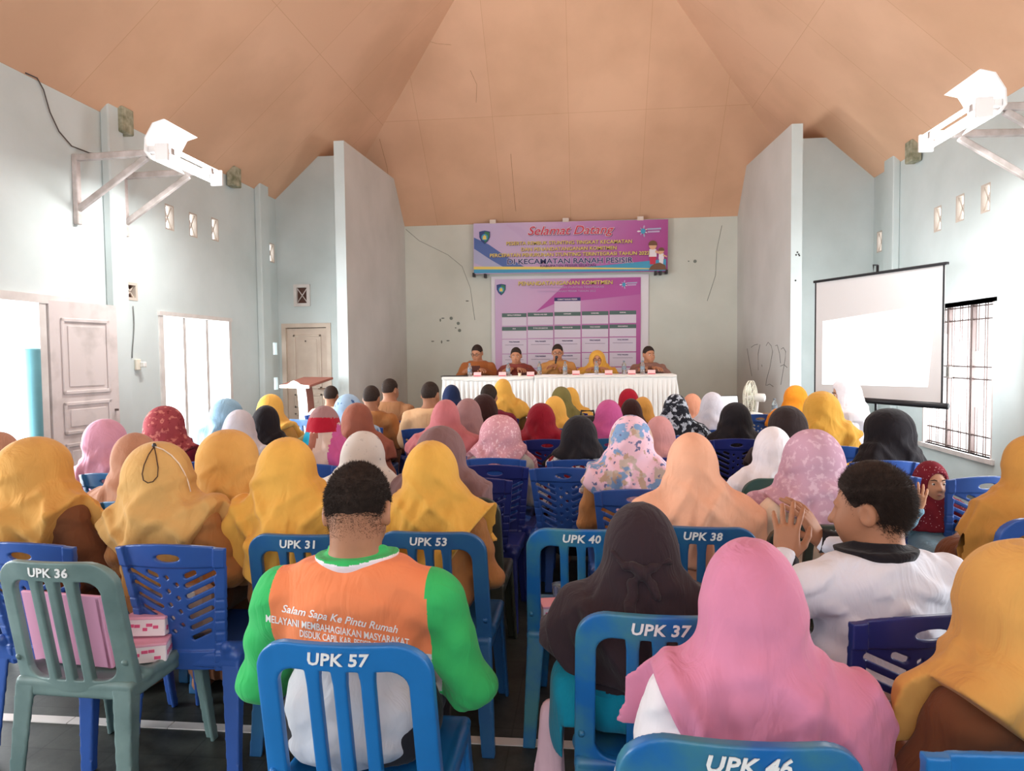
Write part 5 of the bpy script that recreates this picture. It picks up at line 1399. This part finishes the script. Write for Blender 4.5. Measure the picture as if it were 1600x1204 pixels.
W(877, 605, 7.40, 31, 'woman in olive green hijab before the table', F_olive, F_olive, B_('blue', 'the olive hijab'), hb=.28, asym=-.4, seed=65)
W(891, 606, 8.10, 28, 'woman in golden yellow hijab mostly hidden behind the olive one', F_gold, F_khaki, B_('navy', 'the golden hijab behind the olive one'), hb=.25, asym=-.4, seed=66)
W(905, 651, 4.60, 56, 'woman in black hijab over a red and white patterned blouse', F_black, P_batik, B_('blue', 'the red and white blouse'), hb=.0, ha=.2, seed=67, low=F_coal)
W(951, 626, 5.68, 41, 'woman in magenta pink hijab in the middle of the hall', F_mag, F_mag, B_('steel', 'the magenta hijab'), hb=.2, yaw=-8, seed=68)
W(982, 608, 7.58, 31, 'woman in bright red hijab before the right half of the table', F_red, F_red, B_('blue', 'the bright red hijab'), hb=.18, seed=69)
W(986, 624, 6.27, 33, 'woman in black-brown hijab in front of the bright red one', F_choc, P_batik2, B_('blue', 'the black-brown hijab'), hb=.14, asym=-.4, seed=70)
W(1004, 621, 6.90, 28, 'woman in ochre yellow hijab right beside the bright red one', F_ochre, P_batik2, B_('navy', 'the ochre hijab beside the red one'), hb=.14, asym=-.4, seed=71)
W(985, 651, 3.62, 66, 'woman in pink floral hijab with blue flowers and khaki sleeves', P_floral, F_khaki, 'l9', hb=.26, ha=1.0, seed=72, amp=.9, low=F_brown)
W(1030, 652, 4.70, 43, 'woman in dusty pink hijab between floral and peach hijabs', F_dpink, F_dpink, B_('navy', 'the dusty pink hijab'), hb=.3, seed=73)
W(1055, 617, 5.88, 38, 'woman in black and grey printed hijab right of the table', P_camo, P_camo, B_('blue', 'the black and grey printed hijab'), hb=.28, asym=-.3, seed=74)
W(1081, 616, 6.97, 29, 'woman in light peach hijab partly behind the printed one', fabric('salmon', (216, 152, 124)), F_khaki, B_('blue', 'the light peach hijab at the back'), hb=.2, seed=75)
W(1113, 614, 6.30, 36, 'woman in pale grey-white hijab and top near the fan', F_grey, F_grey, B_('blue', 'the grey-white hijab near the fan'), hb=.10, yaw=-12, seed=76)
W(1148, 630, 5.05, 46, 'woman in deep black hijab on the navy chair', F_black, F_black, 'l10', hb=.16, seed=77)
W(1242, 603, 7.35, 34, 'woman in orange hijab below the right partition', F_orange, F_ochre, B_('blue', 'the orange hijab'), hb=.26, seed=78)
W(1284, 613, 5.30, 52, 'woman in mustard gold hijab and shirt left of the screen', F_myell, F_myell, B_('blue', 'the mustard gold hijab by the screen'), hb=.16, yaw=-25, seed=79, rot=-6, low=F_myell, b=1.05)
wh = W(1318, 592, 6.30, 36, 'woman in white hijab and white blouse in profile before the screen', F_white, F_white, B_('blue', 'the white hijab before the screen'), rot=78, hb=.2, seed=80, face=True, skin=SKIN_L, yaw=5, pitch=.25, low=F_white)
W(1229, 636, 4.55, 56, 'woman in shiny black-brown headscarf before the mustard gold one', F_dsatin, F_dsatin, B_('blue', 'the shiny black-brown headscarf'), hb=.2, seed=81, amp=.6)
W(1384, 640, 4.25, 66, 'woman in big black hijab looking left below the screen', F_black, F_black, 'l12', rot=28, yaw=18, hb=.34, ha=.05, seed=82, amp=.8, skin=SKIN_L, puff=1.15)
W(1206, 669, 3.6, 56, 'woman in long white hijab with yellow sleeves', F_white, F_yell, 'ug2', hb=.30, ha=.25, seed=83, amp=.7)
girl = person(1457, 723, 3.9, 46, 'little girl in maroon dotted headscarf and denim jacket peering back between chairs', hij=P_girl, shirt=F_denim, low=F_denim, rot=176, face=True, skin=SKIN_L, sc=.85, yaw=6, pitch=-.02, seed=90, hb=.02, ha=.3, amp=.5, b=.84,
              arms=[((-.23, .02, .70), (-.10, .25, .66)), ((.20, .06, .60), (.15, .24, .80))], hands=[None, ((-.05, .25, 1), (.2, 1, 0), .5)], lowz=.06)


# ================================================================== DETAILS WORN BY PEOPLE
DG = bpy.context.evaluated_depsgraph_get()
def child(o, kind):
    for c in o.children:
        if c.name.split('.')[0] == kind: return c
def tree_of(o):
    M = Matrix.LocRotScale(o.parent.location, o.parent.rotation_euler, o.parent.scale)
    V = [M @ v.co for v in o.data.vertices]
    return BVHTree.FromPolygons(V, [tuple(p.vertices) for p in o.data.polygons]), M
def hit(tr, px, py, off=.006):
    r = Vector(CM @ np.array([(px - 800) / F, (602 - py) / F, -1.0])).normalized(); c = Vector((0, 0, EYE))
    h = tr.ray_cast(c, r)
    return (h[0] - r * off) if h[0] is not None else None
def tube_on(o, kind, name, pts, r, m, off=.005, n=6):
    tr, M = tree_of(child(o, kind)); P = [hit(tr, *p, off) for p in pts]; P = [p for p in P if p is not None]
    if len(P) > 1:
        Mi = M.inverted(); me = MB().tube([Mi @ p for p in P], r, n).mesh(name, m); return obj(name, me, o)
M_cordb = mat('brown_cord', (84, 58, 40), .7)
loop = [(241, 697), (232, 710), (225, 726), (222, 740), (224, 750), (231, 754), (239, 752), (246, 744), (247, 730), (244, 712), (241, 697)]
tube_on(cord, 'hijab', 'cord_loop', loop, .0022, M_cordb)
tube_on(cord, 'hijab', 'beaded_cord', [(241, 697), (255, 702), (268, 711), (280, 724), (288, 738), (294, 752), (298, 768)], .0026, F_cream)
tr, M = tree_of(child(cord, 'hijab')); p = hit(tr, 241, 696, .006)
if p is not None: obj('cord_toggle', MB().ball(M.inverted() @ p, (.009, .007, .011)).mesh('cord_toggle', mat('black_toggle', (40, 36, 36), .4)), cord)
# knot of the black headscarf with hanging tails
tr, M = tree_of(child(blk, 'hijab')); Mi = M.inverted()
def kp(px, py, off): 
    h = hit(tr, px, py, off); return tuple(Mi @ h) if h is not None else None
kc = kp(1003, 893, .012)
if kc is not None:
    parts = [(kp(992, 888, .004), kp(1012, 892, .004), .015, .014), (kc, kp(988, 915, .002), .011, .014), (kp(988, 915, .002), kp(985, 955, -.002), .014, .017), (kc, kp(1020, 912, .002), .010, .012), (kp(1020, 912, .002), kp(1026, 930, .0), .012, .013), (kp(958, 862, .002), kp(980, 884, .003), .006, .010), (kp(980, 884, .003), kc, .010, .013), (kp(1046, 876, .002), kc, .006, .012)]
    parts = [q for q in parts if q[0] is not None and q[1] is not None]
    def knot(x, y, z):
        d = None
        for a, b_, ra, rb in parts:
            q = cap(x, y, z, a, b_, ra, rb); d = q if d is None else smin(d, q, .012)
        return d + .0035 * np.sin(x * 130 + z * 90)
    lo = [min(min(q[0][i], q[1][i]) for q in parts) - .04 for i in range(3)]; hi = [max(max(q[0][i], q[1][i]) for q in parts) + .04 for i in range(3)]
    obj('tied_knot', sdf_mesh('tied_knot', knot, lo, hi, .005, (F_bplum,)), blk)
# lettering on the orange yoke, laid on the cloth
def cloth_text(o, body, size, px, py, slope, m, **k):
    tr, M = tree_of(child(o, 'shirt')); Mi = M.inverted()
    me = text_mesh(body, size, extrude=0.0, **k)
    dead = []
    for v in me.vertices:
        u, w_ = v.co.x, v.co.y
        h = hit(tr, px + u, py + slope * u - w_, .0022)
        v.co = (Mi @ h) if h is not None else Vector((0, -.1, .8))
    me.materials.append(m); me.update()
    return obj('lettering', me, o)
cloth_text(polo, 'Salam Sapa Ke Pintu Rumah', 17, 530, 967, .185, M_mark, shear=.35, offset=.25, sx=.95)
cloth_text(polo, 'MELAYANI MEMBAHAGIAKAN MASYARAKAT', 15.5, 527, 985, .17, M_mark, offset=.3, sx=.72)
cloth_text(polo, 'DISDUK CAPIL KAB. PESISIR SELATAN', 15, 545, 1002, .165, M_mark, offset=.3, sx=.62)

# cropped hair strands of the two near men
def strands(o, n, L, seed, fade=.03, hl=0.0):
    to_local, HC, RH, zs, sw, RT = FR[o.name]; rd = np.random.RandomState(seed)
    V0 = np.array([v.co for v in o.data.vertices]); N0 = np.array([v.normal for v in o.data.vertices])
    T_ = (V0 - np.array([0, 0, .5])) @ RT + np.array([0, 0, .5]); hp = (T_ - HC) @ RH
    line = np.interp(hp[:, 1], [-.12, -.05, .0, .03, .06, .10], [-.085 + hl, -.078 + hl, -.012, .0, .045, .070])
    ear = (np.abs(hp[:, 0]) > .070) & (hp[:, 1] > -.035) & (hp[:, 1] < .03) & (hp[:, 2] < .012)
    dens = np.clip((hp[:, 2] - line + fade) / (fade + .02), 0, 1) * (~ear) * (hp[:, 2] > -.13) * (hp[:, 1] < .085)
    dens[np.abs(hp[:, 0]) > .1] = 0
    pr = dens / dens.sum(); ids = rd.choice(len(V0), n, p=pr)
    U = RT @ RH; vs = []; fs = []
    for i in ids:
        nrm_ = N0[i]; b0 = V0[i] + rd.normal(0, .0025, 3)
        out = hp[i, 2] - line[i]
        lift = .009 if out > .015 else .0015
        b0 = b0 + nrm_ * lift * .6
        dirn = nrm_ * .75 + U @ np.array([0, -.15, -.45 if hp[i, 2] < .05 else .25]) + rd.normal(0, .28, 3); dirn /= np.linalg.norm(dirn)
        l = L * (.35 + .65 * min(1, max(0, out / .07))) * rd.uniform(.7, 1.2)
        sd = np.cross(dirn, nrm_ + .1); sd /= np.linalg.norm(sd) + 1e-9; s2 = np.cross(dirn, sd)
        k = len(vs); r_ = .0009 if out > .01 else .0006
        vs += [b0 + sd * r_, b0 - sd * r_ * .5 + s2 * r_ * .87, b0 - sd * r_ * .5 - s2 * r_ * .87, b0 + dirn * l]
        fs += [(k, k + 1, k + 3), (k + 1, k + 2, k + 3), (k + 2, k, k + 3)]
    h = obj('hair_strands', mesh_np('hair_strands', np.array(vs), np.array(fs), True, (HAIR,)), child(o, 'hair')); h['kind'] = 'stuff'
strands(polo, 19000, .010, 1, .06, .03); strands(whitem, 13000, .021, 2, .018)

# ================================================================== STAGE TABLES
M_cloth = mat('white_satin', (236, 234, 230), .55, bump=.1, bscale=60, sheen=.2)
M_twood = mat('table_wood', (150, 112, 80), .5, var=.15, vscale=8)
TX0, TXM, TX1 = -2.03, -.715, 1.235
def stage_table(x0, x1, dz, y0, label, clabel, flare):
    zt = STZ + .73 + dz; y1 = TABLE_Y1
    t = empty('folding_table', ((x0 + x1) / 2, (y0 + y1) / 2, STZ)); tag(t, label, 'table')
    hx, hy = (x1 - x0) / 2 - .03, (y1 - y0) / 2 - .03; h = zt - STZ
    MB().box((-hx, -hy, h - .03), (hx, hy, h), None, .006).build('tabletop', M_twood, t)
    for sx in (-1, 1):
        for sy in (-1, 1): MB().box((sx * (hx - .02) - .018, sy * (hy - .04) - .018, 0), (sx * (hx - .02) + .018, sy * (hy - .04) + .018, h - .03)).build('leg', M_iron, t)
    # cloth: top, then a pleated skirt on three sides
    path = []
    r = .04; N = int((x1 - x0) / .008); M_ = int((y1 - y0) / .012)
    for i in range(M_): path.append((x0, y1 + (y0 - y1) * i / M_, -1, 0))
    for i in range(N + 1): path.append((x0 + (x1 - x0) * i / N, y0, 0, -1))
    for i in range(1, M_ + 1): path.append((x1, y0 + (y1 - y0) * i / M_, 1, 0))
    rows = 14; vs = []; fs = []; rd = random.Random(int(x0 * 100)); s_ = 0; last = None; phs = [rd.uniform(0, 6) for _ in range(4)]
    n = len(path)
    for j in range(rows + 1):
        f = j / rows; z = zt + .006 - f * (zt - STZ - .012); s_ = 0
        for i, (px, py, nx, ny) in enumerate(path):
            if i: s_ += math.hypot(px - path[i - 1][0], py - path[i - 1][1])
            pl = abs(math.sin(s_ * PI / .062 + .7 * math.sin(s_ * 5 + phs[0]))) ** .8 * .030 + .012 * math.sin(s_ * 13 + phs[1] + f * 2)
            off = pl * min(1, max(0, (f - .06) * 4)) + .05 * f * flare + (.006 if f < .06 else 0)
            cx = px + nx * off; cy = py + ny * off
            if i < M_ * .0: pass
            vs.append((cx, cy, z))
    for j in range(rows):
        for i in range(n - 1): fs.append((j * n + i, j * n + i + 1, (j + 1) * n + i + 1, (j + 1) * n + i)[::-1])
    b_ = len(vs); vs += [(x0, y1, zt + .006), (x1, y1, zt + .006)]
    # top sheet as a fan of quads between front edge and back edge
    nb = N + 1; f0 = M_
    back = []
    for i in range(nb): back.append(len(vs)); vs.append((x0 + (x1 - x0) * i / N, y1, zt + .006 + .0006 * math.sin(i * .6)))
    for i in range(nb - 1): fs.append((f0 + i, f0 + i + 1, back[i + 1], back[i]))
    c = mesh_np('tablecloth', np.array(vs), fs, True, (M_cloth,))
    o = obj('tablecloth', c); tag(o, clabel, 'tablecloth')
    # gathered header band along the front edge
    mb = MB(); P = [(x0 + (x1 - x0) * i / 60, y0 - .012 - .004 * abs(math.sin(i * 1.7)), zt - .018 - (.03 * math.sin(PI * i / 60) if flare < 0 else 0) - .004 * math.sin(i * .9)) for i in range(61)]
    mb.tube(P, .010, 8); mb.build('header_seam', M_cloth, o)
    return zt + .007
ZT1 = stage_table(TX0, TXM - .006, .0, 9.66, 'shorter folding table on the stage under the left white pleated cloth', 'white pleated tablecloth on the shorter left table', -.4)
ZT2 = stage_table(TXM + .006, TX1, .012, 9.64, 'longer folding table on the stage under the right white pleated cloth', 'white pleated tablecloth on the longer right table', 1.0)
M_glass = mat('clear_plastic', (236, 244, 248), .06, trans=.85, spec=.6)
def bottle(x, y, z, label, group=None):
    o = empty('water_bottle', (x, y, z)); tag(o, label, 'bottle', group)
    MB().lathe([(.027, 0), (.031, .004), (.031, .05), (.029, .055), (.031, .06), (.031, .12), (.029, .135), (.015, .165), (.0135, .172)], 16).build('bottle_body', M_glass, o)
    MB().lathe([(.0316, .065), (.0318, .066), (.0318, .112), (.0316, .113)], 16).build('paper_label', mat('bottle_label', (150, 166, 180), .5, rgb2=(90, 100, 110), vscale=30), o)
    MB().lathe([(.0145, .172), (.016, .174), (.016, .19), (.0135, .192)], 14).build('cap', mat('bottle_cap', (120, 130, 140), .4), o)
    return o
tz = lambda x: ZT1 if x < TXM else ZT2
for px, who in ((734, 'before the leftmost man in brown'), (794, 'before the man in maroon-brown'), (843, 'left of the speaker in tan'), (883, 'right of the speaker in tan'), (932, 'before the woman in yellow'), (975, 'left of the police officer'), (1004, 'right before the police officer')):
    y = 9.84 if px not in (843, 975) else 10.02; P = at(px, 584, Y=y); bottle(P[0], y, tz(P[0]), 'clear water bottle on the stage table ' + who, 'water bottles on the stage table')
def card(px, who, w_=.105, y=9.78):
    P = at(px, 584, Y=y); o = empty('name_card', (P[0], y, tz(P[0]))); tag(o, 'small folded pink and white card on the stage table ' + who, 'name card', 'folded cards on the stage table')
    h = .062
    for s in (-1, 1): MB().add([(-w_ / 2, s * .03, 0), (w_ / 2, s * .03, 0), (w_ / 2, s * .001, h), (-w_ / 2, s * .001, h), (-w_ / 2, s * .031, 0), (w_ / 2, s * .031, 0), (w_ / 2, s * .0025, h), (-w_ / 2, s * .0025, h)], [(0, 1, 2, 3), (7, 6, 5, 4), (0, 4, 5, 1), (2, 6, 7, 3), (1, 5, 6, 2), (0, 3, 7, 4)]).build('flap', mat('card_pink', (240, 196, 196), .6), o)
    MB().box((-w_ / 2 + .004, -.0325, .002), (w_ / 2 - .004, -.031, .016)).build('red_strip', mat('card_red', (206, 96, 104), .6), o)
for px, who in ((746, 'before the leftmost man'), (785, 'left of the maroon shirt'), (829, 'right of the maroon shirt'), (900, 'right of the speaker'), (951, 'beside the white papers'), (987, 'left of the police officer'), (1018, 'below the police badges')): card(px, who)
P = at(930, 584, Y=9.9); o = empty('paper_stack', (P[0] - .02, 9.92, ZT2)); tag(o, 'stack of white papers on the stage table before the woman in yellow', 'papers')
for k in range(3): MB().box((-.15 + .01 * k, -.1, .006 * k), (.15 + .006 * k, .1, .006 * k + .005)).build('sheet', M_box if k == 1 else M_pw, o)
P = at(858, 584, Y=9.86); o = MB().box((P[0] - .1, 9.78, ZT2), (P[0] + .1, 9.95, ZT2 + .006)).build('paper_sheet', M_pw); tag(o, 'white paper lying flat on the stage table before the speaker', 'paper')
P = at(712, 584, Y=9.9); o = empty('document_folder', (P[0], 9.9, ZT1)); tag(o, 'flat black folder poking past the left end of the stage table', 'folder')
MB().box((-.20, -.12, 0), (.20, .12, .007), None, .003).build('cover', M_blk, o); MB().box((-.19, -.11, .007), (.19, .11, .012)).build('sheets', mat('folder_grey', (70, 68, 68), .6), o)
# phone held by the leftmost man
tl = FR[pn[0].name][0]; mw = pn[0].matrix_basis; q = mw @ Vector((0.0, .30, .84))
o = empty('phone', q, PI); o.rotation_euler = (-.5, 0, 0); tag(o, 'dark brown phone case in the hands of the leftmost man at the table', 'phone')
MB().box((-.075, -.006, -.035), (.075, .006, .05), None, .008).build('case', mat('phone_case', (70, 34, 30), .5), o); MB().box((-.07, .006, -.03), (.07, .0075, .045)).build('screen', M_blk, o)
# cup by the man in maroon, small ring-shaped handle thing on the right
P = at(812, 584, Y=9.8); o = empty('drinking_cup', (P[0], 9.8, ZT1)); tag(o, 'tiny cream cup on the stage table before the maroon-brown shirt', 'cup')
MB().lathe([(.016, 0), (.02, .004), (.024, .045), (.022, .045), (.018, .006)], 14).build('cup', mat('cup_cream', (240, 214, 186), .5), o)

# ================================================================== LECTERN
L0 = at(478, 600, Y=9.1); o = empty('lectern', (L0[0], 9.1, 0), R_(-24)); tag(o, 'cream and brown wooden lectern with scalloped top in front of the cream door', 'lectern')
M_lw = mat('lectern_cream', (240, 226, 214), .45); M_lb = mat('lectern_brown', (150, 92, 78), .45, var=.08)
zt = 1.20
MB().box((-.24, -.20, 0), (.24, .22, .10), None, .01).build('base', M_lb, o)
vs = []; fs = []
prof = [(0.10, 0), (.35, -.03), (.60, -.02), (.85, .0), (1.0, .04), (1.14, .10)]
for z, sh in prof: vs += [(-.085, -.06 - sh * .4, z), (.085, -.06 - sh * .4, z), (.085, .06 - sh * .4, z), (-.085, .06 - sh * .4, z)]
for i in range(len(prof) - 1):
    for k in range(4): fs.append((i * 4 + k, i * 4 + (k + 1) % 4, i * 4 + 4 + (k + 1) % 4, i * 4 + 4 + k))
fs.append((3, 2, 1, 0)); e0 = (len(prof) - 1) * 4; fs.append((e0, e0 + 1, e0 + 2, e0 + 3))
col = mesh_np('column', np.array(vs), fs, False, (M_lw, M_lb), [1 if abs((vs[f[0]][0] + vs[f[1]][0] + vs[f[2]][0] + vs[f[3]][0]) / 4) > .05 else 0 for f in fs]); obj('column', col, o)
T_ = Matrix.Translation((0, 0, zt - .04)) @ Matrix.Rotation(R_(12), 4, 'X')
MB().box((-.28, -.20, -.02), (.28, .24, .012), T_, .005).build('top', M_lb, o)
sc_pts = [(-.28, 0), (-.20, .004), (-.12, .012), (-.06, .045), (0, .062), (.06, .045), (.12, .012), (.20, .004), (.28, 0), (.28, -.04), (-.28, -.04)]
vs = [(x, -.215, z + zt - .075) for x, z in sc_pts] + [(x, -.20, z + zt - .075) for x, z in sc_pts]; n = len(sc_pts)
obj('scalloped_rim', mesh_np('scalloped_rim', np.array(vs), [tuple(range(n)), tuple(range(2 * n - 1, n - 1, -1))] + [(i, i + n, (i + 1) % n + n, (i + 1) % n) for i in range(n)], False, (M_lw,)), o)

# ================================================================== FAN DESK, BAG
DK = at(1152, 648, Y=8.3); dz = DK[2]
o = empty('desk', (DK[0], 8.35, 0)); tag(o, 'low brown desk by the right partition carrying the fan and laptop', 'desk')
MB().box((-.50, -.25, dz - .03), (.50, .25, dz), None, .006).build('desktop', M_twood, o)
for sx in (-1, 1):
    for sy in (-1, 1): MB().box((sx * .45 - .025, sy * .2 - .025, 0), (sx * .45 + .025, sy * .2 + .025, dz - .03)).build('leg', M_twood, o)
Fp = at(1177, 648, Y=8.3); o = empty('desk_fan', (Fp[0], 8.28, dz), R_(62)); tag(o, 'white desk fan turned left on the brown desk', 'fan')
M_fan = mat('ivory_plastic', (232, 230, 214), .4); zc = .205
MB().lathe([(.10, 0), (.11, .008), (.10, .02), (.05, .032), (.03, .04)], 24).build('base', WHITE_PLAS, o)
MB().tube([(0, -.02, .03), (0, -.035, .12), (0, -.04, zc)], [.026, .02, .024], 12).build('stem', WHITE_PLAS, o)
MB().tube([(0, -.13, zc), (0, -.12, zc), (0, -.03, zc), (0, .0, zc)], [.03, .048, .05, .03], 16).build('motor_housing', WHITE_PLAS, o)
cg = MB(); RF = .195
for rr, yy in ((RF, .05), (RF, .02), (RF * .75, .085), (RF * .5, .095), (RF * .25, .1), (RF * .75, -.005), (RF * .45, -.01)):
    cg.tube([(rr * math.cos(a), yy, zc + rr * math.sin(a)) for a in np.linspace(0, 2 * PI, 37)], .0032 if rr < RF else .006, 5, False)
for k in range(36):
    a = 2 * PI * k / 36; c_, s_ = math.cos(a), math.sin(a)
    cg.tube([(.03 * c_, .1, zc + .03 * s_), (RF * .6 * c_, .094, zc + RF * .6 * s_), (RF * .9 * c_, .07, zc + RF * .9 * s_), (RF * c_, .035, zc + RF * s_), (RF * .85 * c_, .0, zc + RF * .85 * s_), (.04 * c_, -.012, zc + .04 * s_)], .0018, 4, False)
cg.build('cage', M_fan, o)
for k in range(3):
    a = 2 * PI * k / 3; vs = []; fs = []
    for i in range(7):
        for j in range(5):
            rr = .03 + (RF - .05) * i / 6; da = (-.42 + .84 * j / 4) * (.6 + .4 * math.sin(PI * i / 6)); vs.append((rr * math.cos(a + da), .045 + .035 * (j / 4 - .5), zc + rr * math.sin(a + da)))
    for i in range(6):
        for j in range(4): q = i * 5 + j; fs.append((q, q + 1, q + 6, q + 5))
    m_ = len(vs); vs += [(x, y - .003, z) for x, y, z in vs]; fs += [tuple(i + m_ for i in f[::-1]) for f in list(fs)]
    obj('blade', mesh_np('blade', np.array(vs), fs, True, (mat('fan_blade', (222, 224, 206), .4),)), o)
MB().tube([(0, .03, zc), (0, .10, zc)], [.03, .028], 14).build('hub', WHITE_PLAS, o)
Pb = at(1210, 640, Y=8.3); bottle(Pb[0], 8.3, dz, 'clear water bottle on the brown desk right of the fan')
Lp = at(1139, 640, Y=8.32); o = empty('laptop', (Lp[0], 8.3, dz), R_(8)); tag(o, 'open laptop with a bright white screen left of the desk fan', 'laptop')
MB().box((-.16, -.11, 0), (.16, .11, .018), None, .005).build('keyboard_base', M_blk, o)
Tm_ = Matrix.Translation((0, .11, .015)) @ Matrix.Rotation(R_(-14), 4, 'X')
lid = MB().box((-.16, 0, 0), (.16, .008, .21), Tm_, .003).build('lid', M_blk, o); MB().box((-.15, -.002, .012), (.15, 0, .20), Tm_).build('screen', mat('laptop_screen', (250, 252, 255), .4, emit=1.0), lid)
# black bag on an empty chair in front of the table
cb = at(918, 650, Y=6.75); chair('B', 'blue', (cb[0], 6.9, 0), 0, 'blue lattice-back chair in front of the table holding the black bag')
o = empty('black_bag', (cb[0], 6.86, .44)); tag(o, 'black and grey bag standing on a chair before the white table', 'bag')
MB().box((-.15, -.09, 0), (.15, .09, .30), None, .04).build('bag_body', mat('bag_grey', (84, 80, 82), .7), o); MB().box((-.16, -.10, .29), (.16, .10, .45), None, .035).build('top_flap', M_blk, o)
MB().tube([(-.07, 0, .44), (-.06, 0, .50), (.06, 0, .50), (.07, 0, .44)], .012, 8).build('handle', M_blk, o)

# ================================================================== THINGS ON THE EMPTY CHAIRS
M_card = mat('snack_card', (240, 226, 230), .5); M_pinkp = mat('snack_pink', (222, 88, 132), .5)
def snack_box(loc, rz, label, tilt=0, lift=0, s=1.0):
    o = empty('snack_box', loc, rz); o.rotation_euler = (tilt, lift, rz); o.scale = (s, s, s); tag(o, label, 'snack box', 'pink printed snack boxes')
    MB().box((-.075, -.05, 0), (.075, .05, .062), None, .003).build('carton', M_card, o)
    MB().box((-.077, -.052, .058), (.077, .052, .068), None, .002).build('lid', mat('snack_lid', (236, 170, 192), .5), o)
    rd = random.Random(int(loc[0] * 1000)); mb = MB()
    for k in range(6):
        x = -.06 + .021 * k + rd.uniform(-.004, .004); w_ = rd.uniform(.006, .012); z = rd.uniform(.014, .044); mb.box((x - w_, -.0512, z - .005), (x + w_, -.0502, z + .006))
    for k in range(4):
        y = -.03 + .02 * k; mb.box((.0752, y - .006, .018), (.0762, y + .006, .034))
    mb.build('print', M_pinkp, o)
    return o
c = CHAIRS['u36']; CX, CY = c.location[0], c.location[1]
bd = empty('pink_board', (CX - .085, CY - .10, .44), R_(-6)); tag(bd, 'large pink card board standing on the grey-green chair seat', 'board')
bd.rotation_euler = (R_(10), 0, R_(-6)); MB().box((-.16, -.006, 0), (.16, .006, .27), None, .002).build('panel', mat('pink_card', (232, 168, 200), .5), bd); MB().box((.14, -.006, 0), (.152, .07, .26)).build('side_flap', mat('pink_card_dark', (206, 120, 156), .5), bd)
snack_box((CX + .135, CY - .03, .438), R_(20), 'pink printed snack box lying right of the pink board, bottom of the pile')
snack_box((CX + .10, CY + .085, .438), R_(-12), 'pink printed snack box behind the pink board, at the back of the pile')
snack_box((CX + .115, CY + .02, .508), R_(8), 'pink printed snack box tilted on top of the pile on the grey-green chair', tilt=-.12)
hb_ = empty('handbag', (CX + .13, CY + .16, .44), R_(10)); tag(hb_, 'beige handbag behind the snack boxes on the grey-green chair', 'handbag')
M_hb = mat('beige_leather', (186, 160, 146), .5)
MB().box((-.14, -.045, 0), (.14, .045, .20), None, .025).build('bag_body', M_hb, hb_); MB().tube([(-.1, 0, .19), (-.09, 0, .27), (0, 0, .30), (.09, 0, .27), (.1, 0, .19)], .007, 8).build('strap', M_hb, hb_); MB().box((.04, -.052, .15), (.09, -.043, .185), None, .004).build('clasp', WHITE_PLAS, hb_)
c = CHAIRS['u40']; CX, CY = c.location[0], c.location[1]
snack_box((CX - .10, CY - .06, .438), R_(12), 'pink printed snack box on the left of the UPK 40 chair seat')
snack_box((CX + .07, CY - .02, .438), R_(-5), 'pink printed snack box on the right of the UPK 40 chair seat')
cu = empty('plastic_cup', (CX - .10, CY + .05, .438)); tag(cu, 'clear plastic water cup with straw behind the left box on the UPK 40 chair', 'cup')
MB().lathe([(.026, 0), (.028, .003), (.036, .10), (.037, .102), (.0, .103)], 18).build('cup_body', M_glass, cu); MB().tube([(.005, 0, .10), (.012, .0, .19)], .003, 6).build('straw', WHITE_PLAS, cu)
for o in PEOPLE:
    for k in ('_info', '_frame', '_shirt', '_hair'):
        if k in o: del o[k]
